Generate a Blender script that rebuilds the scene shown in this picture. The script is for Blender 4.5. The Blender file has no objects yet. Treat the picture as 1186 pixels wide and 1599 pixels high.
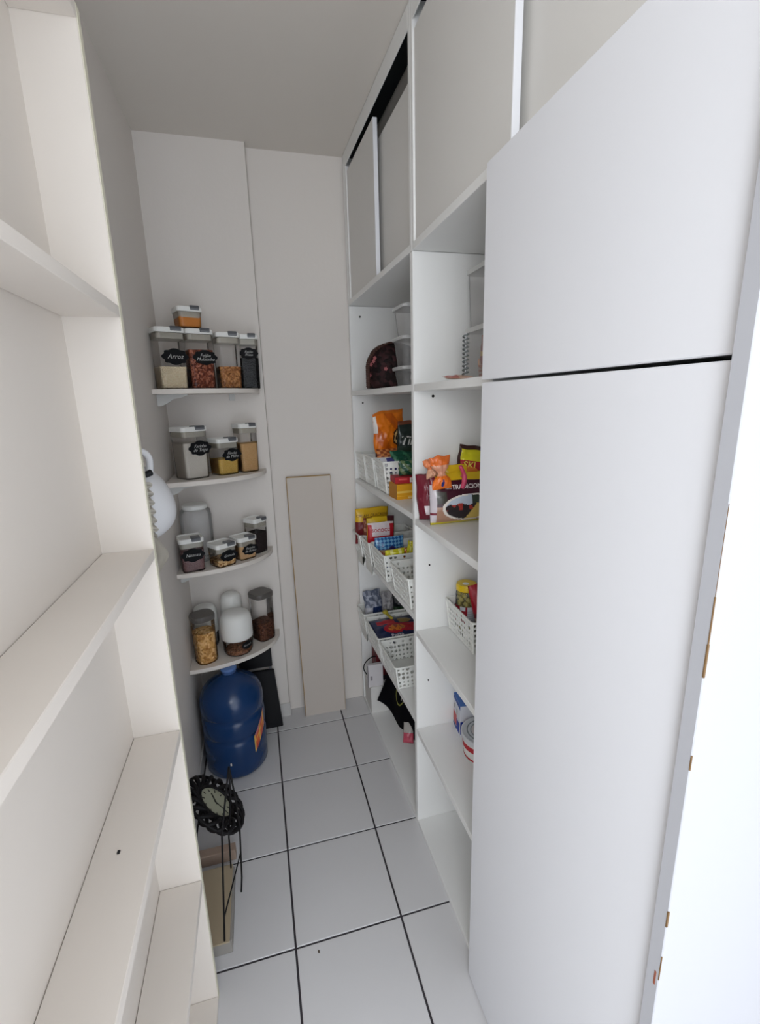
import bpy, bmesh, math, random
from mathutils import Vector, Matrix, noise
R = math.radians
scene = bpy.context.scene
COL = scene.collection

# ------------------------------------------------------------------ camera
CH = 1.61
F, YAW, PITCH, ROLL = 734.53, 0.254662, 0.233225, -0.0273268
fwd = Vector((math.sin(YAW)*math.cos(PITCH), math.cos(YAW)*math.cos(PITCH), -math.sin(PITCH)))
rt = Vector((math.cos(YAW), -math.sin(YAW), 0)); up = rt.cross(fwd)
r2 = rt*math.cos(ROLL)+up*math.sin(ROLL); u2 = up*math.cos(ROLL)-rt*math.sin(ROLL)
cd = bpy.data.cameras.new('camera'); cam = bpy.data.objects.new('camera', cd); COL.objects.link(cam)
cd.sensor_fit = 'HORIZONTAL'; cd.sensor_width = 36; cd.lens = F/1186*36; cd.clip_start = .02
m = Matrix((r2, u2, -fwd)).transposed().to_4x4(); m.translation = (0, 0, CH); cam.matrix_world = m
scene.camera = cam

# ------------------------------------------------------------------ world, lights, exposure
w = bpy.data.worlds.new('world'); scene.world = w; w.use_nodes = True
bg = w.node_tree.nodes['Background']; bg.inputs[0].default_value = (.86, .92, 1, 1); bg.inputs[1].default_value = 1.9
def area(name, loc, target, sx, sy, power, col):
    l = bpy.data.lights.new(name, 'AREA'); l.shape = 'RECTANGLE'; l.size = sx; l.size_y = sy
    l.energy = power; l.color = col
    o = bpy.data.objects.new(name, l); COL.objects.link(o); o.location = loc
    o.rotation_euler = (Vector(target)-Vector(loc)).to_track_quat('-Z', 'Y').to_euler()
area('window_light', (-.38, -1.0, 1.85), (.1, 1.2, .7), 0.6, .6, 11.8, (.95, .975, 1))
scene.view_settings.view_transform = 'Standard'; scene.view_settings.look = 'None'
scene.view_settings.gamma = 1; scene.view_settings.use_curve_mapping = False
scene.view_settings.exposure = 0.46

# ------------------------------------------------------------------ materials
def lin(c):
    return tuple(((v/255)/12.92 if v/255 <= .04045 else ((v/255+.055)/1.055)**2.4) for v in c)
MATS = {}
def mat(name, c, rough=.5, spec=.4, bump=0, bscale=200, metal=0, mottle=0, mscale=3, coat=0):
    if name in MATS: return MATS[name]
    M = bpy.data.materials.new(name); M.use_nodes = True; nt = M.node_tree; b = nt.nodes['Principled BSDF']
    c = lin(c)
    b.inputs['Base Color'].default_value = (*c, 1); b.inputs['Roughness'].default_value = rough
    b.inputs['Specular IOR Level'].default_value = spec; b.inputs['Metallic'].default_value = metal
    b.inputs['Coat Weight'].default_value = coat
    tc = nt.nodes.new('ShaderNodeTexCoord')
    if mottle:
        n = nt.nodes.new('ShaderNodeTexNoise'); n.inputs['Scale'].default_value = mscale; n.inputs['Detail'].default_value = 5
        mx = nt.nodes.new('ShaderNodeMix'); mx.data_type = 'RGBA'
        mx.inputs[6].default_value = (*[v*(1-mottle) for v in c], 1); mx.inputs[7].default_value = (*[min(1, v*(1+mottle)) for v in c], 1)
        nt.links.new(tc.outputs['Object'], n.inputs['Vector']); nt.links.new(n.outputs[0], mx.inputs[0]); nt.links.new(mx.outputs[2], b.inputs['Base Color'])
    if bump:
        n = nt.nodes.new('ShaderNodeTexNoise'); n.inputs['Scale'].default_value = bscale; n.inputs['Detail'].default_value = 3
        bp = nt.nodes.new('ShaderNodeBump'); bp.inputs['Strength'].default_value = bump; bp.inputs['Distance'].default_value = .002
        nt.links.new(tc.outputs['Object'], n.inputs['Vector']); nt.links.new(n.outputs[0], bp.inputs['Height']); nt.links.new(bp.outputs[0], b.inputs['Normal'])
    MATS[name] = M; return M
def grain(name, c1, c2, scale, rough=.8, c3=None):
    M = bpy.data.materials.new(name); M.use_nodes = True; nt = M.node_tree; b = nt.nodes['Principled BSDF']
    b.inputs['Roughness'].default_value = rough; b.inputs['Specular IOR Level'].default_value = .12
    tc = nt.nodes.new('ShaderNodeTexCoord'); v = nt.nodes.new('ShaderNodeTexVoronoi'); v.inputs['Scale'].default_value = scale
    ra = nt.nodes.new('ShaderNodeValToRGB'); ra.color_ramp.elements[0].color = (*lin(c1), 1); ra.color_ramp.elements[1].color = (*lin(c2), 1)
    if c3: e = ra.color_ramp.elements.new(.5); e.color = (*lin(c3), 1)
    sp = nt.nodes.new('ShaderNodeSeparateColor'); bp = nt.nodes.new('ShaderNodeBump'); bp.inputs['Distance'].default_value = .004; bp.invert = True
    nt.links.new(tc.outputs['Object'], v.inputs['Vector']); nt.links.new(v.outputs['Color'], sp.inputs[0]); nt.links.new(sp.outputs[0], ra.inputs[0])
    nt.links.new(ra.outputs[0], b.inputs['Base Color']); nt.links.new(v.outputs['Distance'], bp.inputs['Height']); nt.links.new(bp.outputs[0], b.inputs['Normal'])
    return M
def clear(name, tint=(.93, .93, .92), fac=.9, rough=.05, body=(.8, .8, .8)):
    M = bpy.data.materials.new(name); M.use_nodes = True; nt = M.node_tree; nt.nodes.clear()
    o = nt.nodes.new('ShaderNodeOutputMaterial'); t = nt.nodes.new('ShaderNodeBsdfTransparent'); t.inputs[0].default_value = (*tint, 1)
    g = nt.nodes.new('ShaderNodeBsdfGlossy'); g.inputs['Roughness'].default_value = rough
    d = nt.nodes.new('ShaderNodeBsdfDiffuse'); d.inputs[0].default_value = (*body, 1)
    m1 = nt.nodes.new('ShaderNodeMixShader'); m1.inputs[0].default_value = 1-fac
    nt.links.new(t.outputs[0], m1.inputs[1]); nt.links.new(d.outputs[0], m1.inputs[2])
    fr = nt.nodes.new('ShaderNodeFresnel'); fr.inputs[0].default_value = 1.25
    m2 = nt.nodes.new('ShaderNodeMixShader'); nt.links.new(fr.outputs[0], m2.inputs[0]); nt.links.new(m1.outputs[0], m2.inputs[1]); nt.links.new(g.outputs[0], m2.inputs[2])
    nt.links.new(m2.outputs[0], o.inputs[0]); return M
def printmat(name, rough, spec=.5):
    M = bpy.data.materials.new(name); M.use_nodes = True; nt = M.node_tree; b = nt.nodes['Principled BSDF']
    a = nt.nodes.new('ShaderNodeAttribute'); a.attribute_name = 'Col'; nt.links.new(a.outputs['Color'], b.inputs['Base Color'])
    b.inputs['Roughness'].default_value = rough; b.inputs['Specular IOR Level'].default_value = spec; return M
PRF = printmat('printed_film', .28); PRC = printmat('printed_card', .55, .3)

WALL = mat('painted_plaster', (226, 220, 214), .85, .2, bump=.25, bscale=60, mottle=.02)
CEIL = mat('ceiling_paint', (222, 216, 208), .9, .2, bump=.2, bscale=40, mottle=.02)
TILE = mat('floor_tile', (212, 211, 212), .32, .45, mottle=.035, mscale=4)
GROUT = mat('dark_grout', (66, 62, 66), .9, .1)
LAM = mat('white_laminate', (236, 236, 234), .42, .35, bump=.05, bscale=300)
LAMU = mat('grey_white_laminate', (222, 220, 216), .5, .3)
DOOR = mat('satin_white_door', (228, 229, 233), .36, .4)
CREAM = mat('warm_white_laminate', (224, 217, 209), .55, .3, mottle=.02, mscale=5)
EDGE = mat('cream_edge_band', (224, 220, 200), .6, .2)
DARK = mat('gap_shade', (30, 32, 34), .6, .2)
CHIP = mat('bare_fibreboard', (118, 94, 66), .9, .1)
BOARD = mat('spare_board', (202, 193, 184), .5, .3)
WOODE = mat('bare_board_edge', (168, 140, 96), .8, .1)
WPL = mat('white_plastic', (232, 232, 228), .4, .4)
BASK = mat('basket_plastic', (232, 233, 228), .45, .4)
GREYP = mat('grey_plastic', (120, 122, 126), .4, .4)
GREYL = mat('dark_grey_lid', (92, 88, 84), .35, .5)
BLACK = mat('black_plastic', (16, 16, 20), .5, .3)
STICK = mat('chalk_sticker', (14, 14, 17), .7, .2)
CHALK = mat('chalk_white', (225, 225, 222), .8, .1)
BRACK = mat('bracket_white', (205, 205, 202), .5, .3)
IRON = mat('black_iron', (14, 12, 14), .6, .25)
SCREW = mat('screw_dark', (45, 42, 40), .5, .4, metal=.5)
GLASS = clear('clear_jar_plastic', (.98, .975, .97), .987, .08)
SEAL = clear('seal_ring', (.93, .92, .88), .62, .3, (.80, .76, .66))
FROST = clear('frosted_plastic', (.97, .97, .97), .80, .25, (.95, .95, .95))

# ------------------------------------------------------------------ builders
def finish(name, me, mt, parent=None, world=False, smooth=False, loc=None, rz=0):
    if smooth:
        for p in me.polygons: p.use_smooth = True
    o = bpy.data.objects.new(name, me)
    if mt and not me.materials: me.materials.append(mt)
    COL.objects.link(o)
    if parent: o.parent = parent
    if world and parent:
        pm = parent.matrix_basis.copy()
        q = parent.parent
        while q: pm = q.matrix_basis @ pm; q = q.parent
        o.data.transform(pm.inverted())
    if loc is not None: o.location = loc
    if rz: o.rotation_euler = (0, 0, rz)
    return o
def bmobj(name, bm, mt, parent=None, world=False, smooth=False, **k):
    me = bpy.data.meshes.new(name); bmesh.ops.recalc_face_normals(bm, faces=bm.faces); bm.to_mesh(me); bm.free()
    return finish(name, me, mt, parent, world, smooth, **k)
def empty(name, loc, rz=0):
    o = bpy.data.objects.new(name, None); COL.objects.link(o); o.location = loc; o.rotation_euler = (0, 0, rz)
    o.empty_display_size = .05; bpy.context.view_layer.update(); return o
def tag(o, label=None, cat=None, group=None, kind=None):
    if label: o['label'] = label
    if cat: o['category'] = cat
    if group: o['group'] = group
    if kind: o['kind'] = kind
    return o
def addbox(bm, x0, x1, y0, y1, z0, z1, M=None):
    vs = [bm.verts.new(Vector((x, y, z)) if M is None else M @ Vector((x, y, z))) for x in (x0, x1) for y in (y0, y1) for z in (z0, z1)]
    for f in ((0, 1, 3, 2), (4, 6, 7, 5), (0, 4, 5, 1), (2, 3, 7, 6), (0, 2, 6, 4), (1, 5, 7, 3)): bm.faces.new([vs[i] for i in f])
    return vs
def box(name, x0, x1, y0, y1, z0, z1, mt, parent=None, world=True, bev=.0012):
    bm = bmesh.new(); addbox(bm, x0, x1, y0, y1, z0, z1)
    if bev: bmesh.ops.bevel(bm, geom=bm.edges[:], offset=bev, segments=1, affect='EDGES')
    return bmobj(name, bm, mt, parent, world)
def lathe(bm, prof, n=32, c=(0, 0, 0), cap=True):
    rings = []
    for r, z in prof:
        rings.append([bm.verts.new((c[0]+r*math.cos(2*math.pi*i/n), c[1]+r*math.sin(2*math.pi*i/n), c[2]+z)) for i in range(n)])
    for a, b in zip(rings, rings[1:]):
        for i in range(n): bm.faces.new((a[i], a[(i+1) % n], b[(i+1) % n], b[i]))
    if cap: bm.faces.new(rings[0][::-1]); bm.faces.new(rings[-1])
def rrect(w, d, r, n=5):
    pts = []
    for cx, cy, a0 in ((w/2-r, d/2-r, 0), (-w/2+r, d/2-r, 90), (-w/2+r, -d/2+r, 180), (w/2-r, -d/2+r, 270)):
        for i in range(n+1):
            a = R(a0+90*i/n); pts.append((cx+r*math.cos(a), cy+r*math.sin(a)))
    return pts
def prism(bm, secs, cap=(True, True)):
    """secs: list of (pts, z)"""
    rings = [[bm.verts.new((x, y, z)) for x, y in pts] for pts, z in secs]
    n = len(rings[0])
    for a, b in zip(rings, rings[1:]):
        for i in range(n): bm.faces.new((a[i], a[(i+1) % n], b[(i+1) % n], b[i]))
    if cap[0]: bm.faces.new(rings[0][::-1])
    if cap[1]: bm.faces.new(rings[-1])
    return rings
def tube(bm, pts, r, n=8, closed=False):
    pts = [Vector(p) for p in pts]; rings = []; N = len(pts); prev = None
    for i, p in enumerate(pts):
        a = pts[i-1] if (i > 0 or closed) else p; b = pts[(i+1) % N] if (i < N-1 or closed) else p
        t = (b-a).normalized()
        if prev is None:
            s = t.orthogonal().normalized()
        else:
            s = (prev - t*prev.dot(t)).normalized()
        prev = s; q = t.cross(s)
        rr = r if not isinstance(r, (list, tuple)) else r[i]
        rings.append([bm.verts.new(p+(s*math.cos(2*math.pi*k/n)+q*math.sin(2*math.pi*k/n))*rr) for k in range(n)])
    rng = range(N) if closed else range(N-1)
    for i in rng:
        a, b = rings[i], rings[(i+1) % N]
        for k in range(n): bm.faces.new((a[k], a[(k+1) % n], b[(k+1) % n], b[k]))
    if not closed: bm.faces.new(rings[0][::-1]); bm.faces.new(rings[-1])
def curve(pts, n=8):
    """catmull-rom through pts"""
    P = [Vector(p) for p in pts]; P = [2*P[0]-P[1]]+P+[2*P[-1]-P[-2]]; out = []
    for i in range(1, len(P)-2):
        for k in range(n):
            t = k/n; a, b, c, d = P[i-1], P[i], P[i+1], P[i+2]
            out.append(.5*((2*b)+(c-a)*t+(2*a-5*b+4*c-d)*t*t+(3*b-a-3*c+d)*t**3))
    out.append(P[-2]); return out
_tc = {}
def text_polys(s, shear=0.0, res=2):
    """centred unit-height glyph mesh -> (verts, faces, width)"""
    key = (s, shear)
    if key in _tc: return _tc[key]
    cu = bpy.data.curves.new('lettering', 'FONT'); cu.body = s; cu.size = 1; cu.shear = shear; cu.resolution_u = res
    cu.align_x = 'CENTER'; cu.align_y = 'CENTER'; cu.space_line = .85
    if shear > .3: cu.offset = -.014
    elif s not in ('CREAM CRACKERS', 'nesta'): cu.offset = .02
    o = bpy.data.objects.new('lettering', cu); COL.objects.link(o)
    dg = bpy.context.evaluated_depsgraph_get(); me = bpy.data.meshes.new_from_object(o.evaluated_get(dg))
    vs = [(v.co.x, v.co.y) for v in me.vertices]; fs = [tuple(p.vertices) for p in me.polygons]
    bpy.data.objects.remove(o); bpy.data.curves.remove(cu); bpy.data.meshes.remove(me)
    _tc[key] = (vs, fs); return vs, fs
def lettering(s, fn, mt, parent, shear=0.0, name='lettering'):
    """fn(x,y)->Vector in the parent's local space"""
    vs, fs = text_polys(s, shear)
    me = bpy.data.meshes.new(name); me.from_pydata([fn(x, y) for x, y in vs], [], fs); me.update()
    return finish(name, me, mt, parent)

# ------------------------------------------------------------------ printed packets
def pouch(name, W, H, T, paint, loc, rot=(0, 0, 0), seed=0, parent=None, nu=26, nv=30, wr=.5, lean=None, top='flat', mt=None, base=.55, texts=()):
    """pillow bag: local x width, z height from 0, front towards -y. paint(u,v)->rgb255; texts: (str,u,v,h,color,shear)"""
    rnd = random.Random(seed); off = Vector((seed*3.1, seed*1.7, 0))
    def surf(u, v, side, lift=0.0):
        e = max(0, math.sin(math.pi*min(max(u, 0), 1)))**.45
        vv = 1-abs(2*v-1)**3 if base is None else (min(1, v/.12)**.6*base+(1-base)*min(1, v/.3))*(1-max(0, (v-.45)/.55)**2)
        t = T/2*e*max(vv, 0.02)
        nx = noise.noise(Vector((u*3, v*4, side*2.))+off)*.006*wr + noise.noise(Vector((u*9, v*9, side*5.))+off)*.003*wr
        crimp = 1-.10*math.sin(math.pi*v)**2*e*0
        x = (u-.5)*W*crimp + noise.noise(Vector((v*3, 7, 1))+off)*.004*wr
        z = v*H + noise.noise(Vector((u*3, 9, 2))+off)*.006*wr*(v > .8)
        y = -side*(t+nx*min(1, t/(T/2+1e-6)+.25)+lift)
        if lean: y += lean*v*v
        return Vector((x, y, z))
    vs = []; fs = []; cols = []
    for side in (1, -1):
        b = len(vs)
        for j in range(nv+1):
            for i in range(nu+1): vs.append(surf(i/nu, j/nv, side))
        for j in range(nv):
            for i in range(nu):
                a = b+j*(nu+1)+i; q = (a, a+1, a+nu+2, a+nu+1); fs.append(q if side == 1 else q[::-1])
                cols.append(paint((i+.5)/nu, (j+.5)/nv) if side == 1 else paint(1-(i+.5)/nu, (j+.5)/nv))
    me = bpy.data.meshes.new(name); me.from_pydata(vs, [], fs); me.update()
    ca = me.color_attributes.new('Col', 'FLOAT_COLOR', 'CORNER')
    for p, c in zip(me.polygons, cols):
        l = lin(c)
        for li in p.loop_indices: ca.data[li].color = (*l, 1)
        p.use_smooth = True
    bm = bmesh.new(); bm.from_mesh(me); bmesh.ops.remove_doubles(bm, verts=bm.verts, dist=.0006); bm.to_mesh(me); bm.free()
    o = finish(name, me, mt or PRF, parent); o.location = loc; o.rotation_euler = rot
    for s, u, v, h, c, sh in texts:
        lettering(s, lambda x, y, u=u, v=v, h=h: surf(u+x*h/W, v+y*h/H, 1, .0016), mat('ink_%d_%d_%d' % c, c, .5), o, sh)
    return o
def colmesh(name, quads, mt, parent=None):
    """quads: list of (4 pts, rgb)"""
    vs = []; fs = []
    for q, c in quads: fs.append(tuple(range(len(vs), len(vs)+len(q)))); vs += [tuple(p) for p in q]
    me = bpy.data.meshes.new(name); me.from_pydata(vs, [], fs); me.update()
    ca = me.color_attributes.new('Col', 'FLOAT_COLOR', 'CORNER')
    for p, (q, c) in zip(me.polygons, quads):
        for li in p.loop_indices: ca.data[li].color = (*lin(c), 1)
    return finish(name, me, mt, parent)
def carton(name, w, d, h, c, loc, rz=0, prints=(), texts=(), rot=None, mt=None):
    """box, base at z 0; prints: (face, u0,v0,u1,v1, rgb) face in front,left,top,right"""
    def fp(face, u, v, l=.0004):
        if face == 'front': return (-w/2+u*w, -d/2-l, v*h)
        if face == 'left': return (-w/2-l, d/2-u*d, v*h)
        if face == 'right': return (w/2+l, -d/2+u*d, v*h)
        return (-w/2+u*w, -d/2+v*d, h+l)
    X, Y = w/2, d/2
    q = [([(-X, -Y, 0), (X, -Y, 0), (X, -Y, h), (-X, -Y, h)], c), ([(X, -Y, 0), (X, Y, 0), (X, Y, h), (X, -Y, h)], c),
         ([(X, Y, 0), (-X, Y, 0), (-X, Y, h), (X, Y, h)], c), ([(-X, Y, 0), (-X, -Y, 0), (-X, -Y, h), (-X, Y, h)], c),
         ([(-X, -Y, h), (X, -Y, h), (X, Y, h), (-X, Y, h)], c), ([(-X, Y, 0), (X, Y, 0), (X, -Y, 0), (-X, -Y, 0)], c)]
    for i, (f, u0, v0, u1, v1, cc) in enumerate(prints):
        l = .0003+.00015*i
        q.append(([fp(f, u0, v0, l), fp(f, u1, v0, l), fp(f, u1, v1, l), fp(f, u0, v1, l)], cc))
    o = colmesh(name, q, mt or PRC); o.location = loc; o.rotation_euler = rot or (0, 0, rz)
    for s, f, u, v, hh, cc, sh in texts:
        W = d if f in ('left', 'right') else w; Hh = d if f == 'top' else h
        lettering(s, lambda x, y: Vector(fp(f, u+x*hh/W, v+y*hh/Hh, .0022)), mat('ink_%d_%d_%d' % cc, cc, .5), o, sh)
    return o

# ================================================================== SETTING
LX, BY, BR, CZ = -.352, 2.24, 2.285, 2.633
YN = -.35
def struct(o): o['kind'] = 'structure'; return o
struct(box('wall_left', LX-.1, LX, YN, 2.4, 0, CZ, WALL, bev=0))
wb = struct(box('wall_back', .062, .95, BR, BR+.1, 0, CZ, WALL, bev=0))
pl = struct(box('wall_pillar', LX, .062, BY, 2.385, 0, CZ, WALL, bev=0)); pl.name = 'wall_back_pillar'
struct(box('ceiling', LX-.1, .95, YN, 2.4, CZ, CZ+.1, CEIL, bev=0))
struct(box('wall_right', .86, .95, YN, BR, 0, CZ, WALL, bev=0))
fl = struct(box('floor', LX-.1, .95, YN, 2.4, -.06, -.0035, GROUT, bev=0))
P_, XA, Y4, G = .33417, -.0084, 2.1247, .0032
tcache = {}
for i in range(-2, 3):
    for j in range(-1, 8):
        x0, x1 = max(XA+i*P_+G, LX), min(XA+(i+1)*P_-G, .86)
        y1, y0 = min(Y4-(j)*P_-G, BR if x1 > .1 else BR), max(Y4-(j+1)*P_+G, YN)
        if x1-x0 < .02 or y1-y0 < .02: continue
        k = (round(x1-x0, 4), round(y1-y0, 4))
        if k not in tcache:
            bm = bmesh.new(); addbox(bm, -k[0]/2, k[0]/2, -k[1]/2, k[1]/2, -.008, 0)
            bmesh.ops.bevel(bm, geom=[e for e in bm.edges if all(v.co.z > -.001 for v in e.verts)], offset=.0012, segments=1, affect='EDGES')
            me = bpy.data.meshes.new('tile'); bmesh.ops.recalc_face_normals(bm, faces=bm.faces); bm.to_mesh(me); bm.free(); me.materials.append(TILE); tcache[k] = me
        o = bpy.data.objects.new('tile', tcache[k]); COL.objects.link(o); o.parent = fl; o.location = ((x0+x1)/2, (y0+y1)/2, 0)
# baseboard of the pillar and of the recess, thin grey-brown line strip along the pillar edge
struct(box('baseboard_pillar', LX+.0, .066, BY-.007, BY+.001, 0, .075, mat('base_tile', (205, 203, 200), .4), bev=.001))
struct(box('baseboard_left', LX, LX+.007, 1.2, BY, 0, .075, MATS['base_tile'], bev=.001))
struct(box('trim_1', .0615, .0635, BY-.0015, BY+.006, 0, CZ, mat('edge_line', (160, 152, 142), .8), bev=0))

# ================================================================== LEFT BOOKCASE
bx0, bx1, bye, byn = -.327, -.227, 1.055, .12
bc = empty('bookcase', (-.28, .6, 0)); tag(bc, 'tall shallow warm white bookcase with empty shelves along the left wall', 'bookcase')
box('back_panel', LX+.002, bx0, byn, bye, 0, 2.27, CREAM, bc, bev=0)
sp = box('side_panel', LX+.002, bx1-.0008, bye, bye+.017, 0, 2.27, CREAM, bc)
box('edge_band', bx1-.0008, bx1+.0004, bye, bye+.017, 0, 2.27, EDGE, sp, bev=0)
box('side_panel', LX+.002, bx1, byn-.017, byn, 0, 2.27, CREAM, bc)
box('top_board', bx0, bx1, byn, bye, 2.248, 2.27, CREAM, bc)
for z0, z1 in ((1.777, 1.798), (1.292, 1.314), (.845, .867), (.398, .419), (.0, .012)):
    box('shelf', bx0+.001, bx1, byn, bye-.0006, z0, z1, CREAM, bc)
tag(box('dark_speck', -.287, -.282, .745, .753, .8665, .8695, BLACK), 'tiny dark crumb lying on a left bookcase shelf', 'crumb')

# ================================================================== RIGHT CABINETRY
FX = .49; BX = .80; YD0, YD1 = 1.432, 1.45
# far open unit, turned a little into the room
ang = math.atan(.024/.83)
fu = empty('open_shelf_unit', (FX, YD0, 0), ang); tag(fu, 'white open shelf unit at the far end, crowded with baskets and packets', 'shelf unit')
def fbox(n, x0, x1, y0, y1, z0, z1, mt, par=fu, bev=.001):   # local of far unit: x from front, y from divider
    return box(n, x0, x1, y0, y1, z0, z1, mt, par, world=False, bev=bev)
fbox('side_panel', 0, .33, 0, .018, 0, 2.03, LAM)
fbox('side_panel', 0, .33, .822, .838, 0, 2.03, LAM)
fbox('back_panel', .315, .33, .018, .822, 0, 2.03, LAM)
S1 = [(1.634, 1.655), (1.217, 1.237), (.852, .872), (.438, .458), (0, .018)]
for a, b in S1: fbox('shelf', 0.0005, .315, .018, .822, a, b, LAM)
for z in (1.60, 1.985):
    bm = bmesh.new(); lathe(bm, [(.004, 0), (.004, .004)], 12)
    o = bmobj('screw', bm, SCREW, fu); o.rotation_euler = (R(90), 0, 0); o.location = (.05, .822, z)
# near open unit
nu = empty('open_shelf_unit', (FX, 1.2, 0)); tag(nu, 'white open shelf unit between the tall cabinet and the far shelves, few items', 'shelf unit')
S2 = [(1.634, 1.655), (1.205, 1.227), (.803, .823), (.405, .426), (0, .016)]
box('side_panel', FX, BX, 1.4275, 1.4315, 0, 2.03, LAM, nu, bev=.0005)
box('back_panel', BX-.012, BX, .9325, 1.4275, 0, 2.03, LAM, nu)
for a, b in S2: box('shelf', FX+.0005, BX-.012, .9325, 1.4275, a, b, LAM, nu)
for x, z in ((.553, 1.618), (.54, 1.06), (.535, .62)):
    bm = bmesh.new(); lathe(bm, [(.003 if z < 1.5 else .0045, 0), (.003 if z < 1.5 else .0045, .003)], 12)
    o = bmobj('screw', bm, SCREW, nu, loc=None); o.rotation_euler = (R(90), 0, 0); o.location = (x-FX, 1.4275-1.2, z)
bm = bmesh.new(); lathe(bm, [(.009, 0), (.009, .002)], 16); o = bmobj('screw_cap', bm, WPL, nu); o.rotation_euler = (R(90), 0, 0); o.location = (.553-FX, 1.4275-1.2+.0005, 1.618)
# tall cabinet
tc = empty('tall_cabinet', (.6, .66, 0)); tag(tc, 'tall white two-door cupboard nearest the camera with a chipped end panel', 'cabinet')
box('side_panel', FX-.003, BX, .915, .932, 0, 2.03, LAM, tc)
box('back_panel', BX-.012, BX, .3735, .915, 0, 2.03, LAM, tc)
box('shelf', FX+.004, BX-.012, .3735, .915, 1.66, 1.68, LAM, tc)
box('shelf', FX+.004, BX-.012, .3735, .915, 0, .02, LAM, tc)
box('door', .463, .482, .3795, .9175, 1.6450, 2.036, DOOR, tc, bev=.0015)
box('door', .463, .482, .3795, .9175, .006, 1.6395, DOOR, tc, bev=.0015)
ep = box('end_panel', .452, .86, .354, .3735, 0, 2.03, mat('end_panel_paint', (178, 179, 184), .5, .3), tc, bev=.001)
rnd = random.Random(4)
for z0, z1, wd in ((1.305, 1.345, .0020), (1.345, 1.40, .0013), (1.40, 1.5, .0006), (.95, .975, .002), (1.185, 1.205, .0015), (.86, .90, .0012), (.60, .70, .001)):
    box('chipped_edge', .4516, .4516+wd*1.2, .3535, .3535+wd, z0, z1, CHIP, ep, bev=.0002)
box('chipped_edge', .4515, .4535, .358, .361, .845, .868, mat('bare_red_fibreboard', (140, 80, 60), .9), ep, bev=.0004)
# upper cabinets with sliding doors
uf = empty('upper_cabinet', (FX, YD0, 2.03), ang); tag(uf, 'far upper cabinet under the ceiling with two sliding doors, left one pulled forward', 'cabinet')
def ub(n, x0, x1, y0, y1, z0, z1, mt, par, bev=.001): return box(n, x0, x1, y0, y1, z0, z1, mt, par, world=False, bev=bev)
H = CZ-2.03-.002
def upper(par, y0, y1, split, filler):
    ub('bottom_board', 0, .33, y0, y1, 0.001, .022, LAM, par)
    ub('side_panel', 0, .33, y0, y0+.018, .022, H, LAM, par)
    ub('side_panel', 0, .33, y1-.016, y1, .022, H, LAM, par)
    ub('back_panel', .32, .33, y0+.018, y1-.016, .022, H, LAMU, par)
    ub('fascia', 0, .004, y0+.018, y1-.016, H-.055, H, LAM, par)
    ub('track', .006, .075, y0+.018, y1-.016, H-.012, H-.001, DARK, par)  # track coloured near-black to paint in the shade of the recess above the doors
    if filler: ub('filler_strip', .001, .016, y1-.05, y1-.016, .022, H-.055, LAM, par)
    e = y1-.016-(.0 if not filler else .0)
    d = ub('sliding_door', .006, .021, split, e, .024, H-.075, LAMU, par)
    ub('edge_strip', .0055, .0215, split-.003, split, .024, H-.075, DOOR, d)
    ub('sliding_door', .036, .051, y0+.02, split+.06, .024, H-.12, LAMU, par)
upper(uf, 0, .838, .388, True)
un = empty('upper_cabinet', (FX, .37, 2.03)); tag(un, 'near upper cabinet above the tall cupboard, two grey white sliding doors', 'cabinet')
upper(un, -.015, 1.432-.37-.0015, .52, False)

# ================================================================== SPARE BOARD
sb = empty('leaning_board', (.236, 2.2, 0)); tag(sb, 'long greyish board with bare brown edges leaning upright on the back wall', 'board')
bm = bmesh.new(); addbox(bm, -.103, .107, 0, .017, 0, 1.26)
for v in bm.verts:
    z = v.co.z; v.co.y += z/1.26*.062; v.co.x += .009*(1-z/1.26)
bmobj('panel', bm, BOARD, sb)
bm = bmesh.new()
for (x0, x1, y0, y1, z0, z1) in ((-.106, -.103, -.0008, .016, 0, 1.26), (-.103, .107, -.0008, .016, 1.26, 1.2635), (.107, .1085, -.0008, .016, 0, 1.26)):
    addbox(bm, x0, x1, y0, y1, z0, z1)
for v in bm.verts:
    z = v.co.z; v.co.y += z/1.26*.062; v.co.x += .009*(1-z/1.26)
bmobj('bare_edge', bm, WOODE, sb)

# ================================================================== CORNER SHELVES
CS = [1.672, 1.317, .94, .503]
names = ['topmost of the four, holding a row of square jars', 'second from the top, with three square jars', 'third from the top, with short jars', 'lowest, above the blue water bottle']
for k, z in enumerate(CS):
    sh = empty('corner_shelf', (LX, BY, z-.018)); tag(sh, 'white curved corner shelf, '+names[k], 'shelf', 'curved corner shelves')
    bm = bmesh.new(); n = 28; a_, b_ = .394, .282
    pts = [(0.0005, -.0005)]+[((a_)*math.cos(R(90*i/n))**.94 if i < n else .0005, -b_*math.sin(R(90*i/n))**.94 if i else -.0005) for i in range(n+1)]
    prism(bm, [(pts, 0), (pts, .018)])
    bmesh.ops.bevel(bm, geom=bm.edges[:], offset=.001, segments=1, affect='EDGES')
    bmobj('board', bm, CREAM, sh)
    # brackets: curved support under the left end and small block at the wall
    bm = bmesh.new(); pr = [(.001, 0), (.115, 0), (.112, -.006), (.085, -.014), (.06, -.018), (.038, -.034), (.014, -.044), (.001, -.044)]
    va = [bm.verts.new((xx, -.205, zz)) for xx, zz in pr]; vb = [bm.verts.new((xx, -.188, zz)) for xx, zz in pr]
    bm.faces.new(va); bm.faces.new(vb[::-1])
    for i in range(len(pr)): j = (i+1) % len(pr); bm.faces.new((va[i], vb[i], vb[j], va[j]))
    bmobj('bracket', bm, BRACK, sh)
    box('bracket', .262, .285, -.022, -.001, -.028, -.0005, BRACK, sh, world=False)

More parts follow.
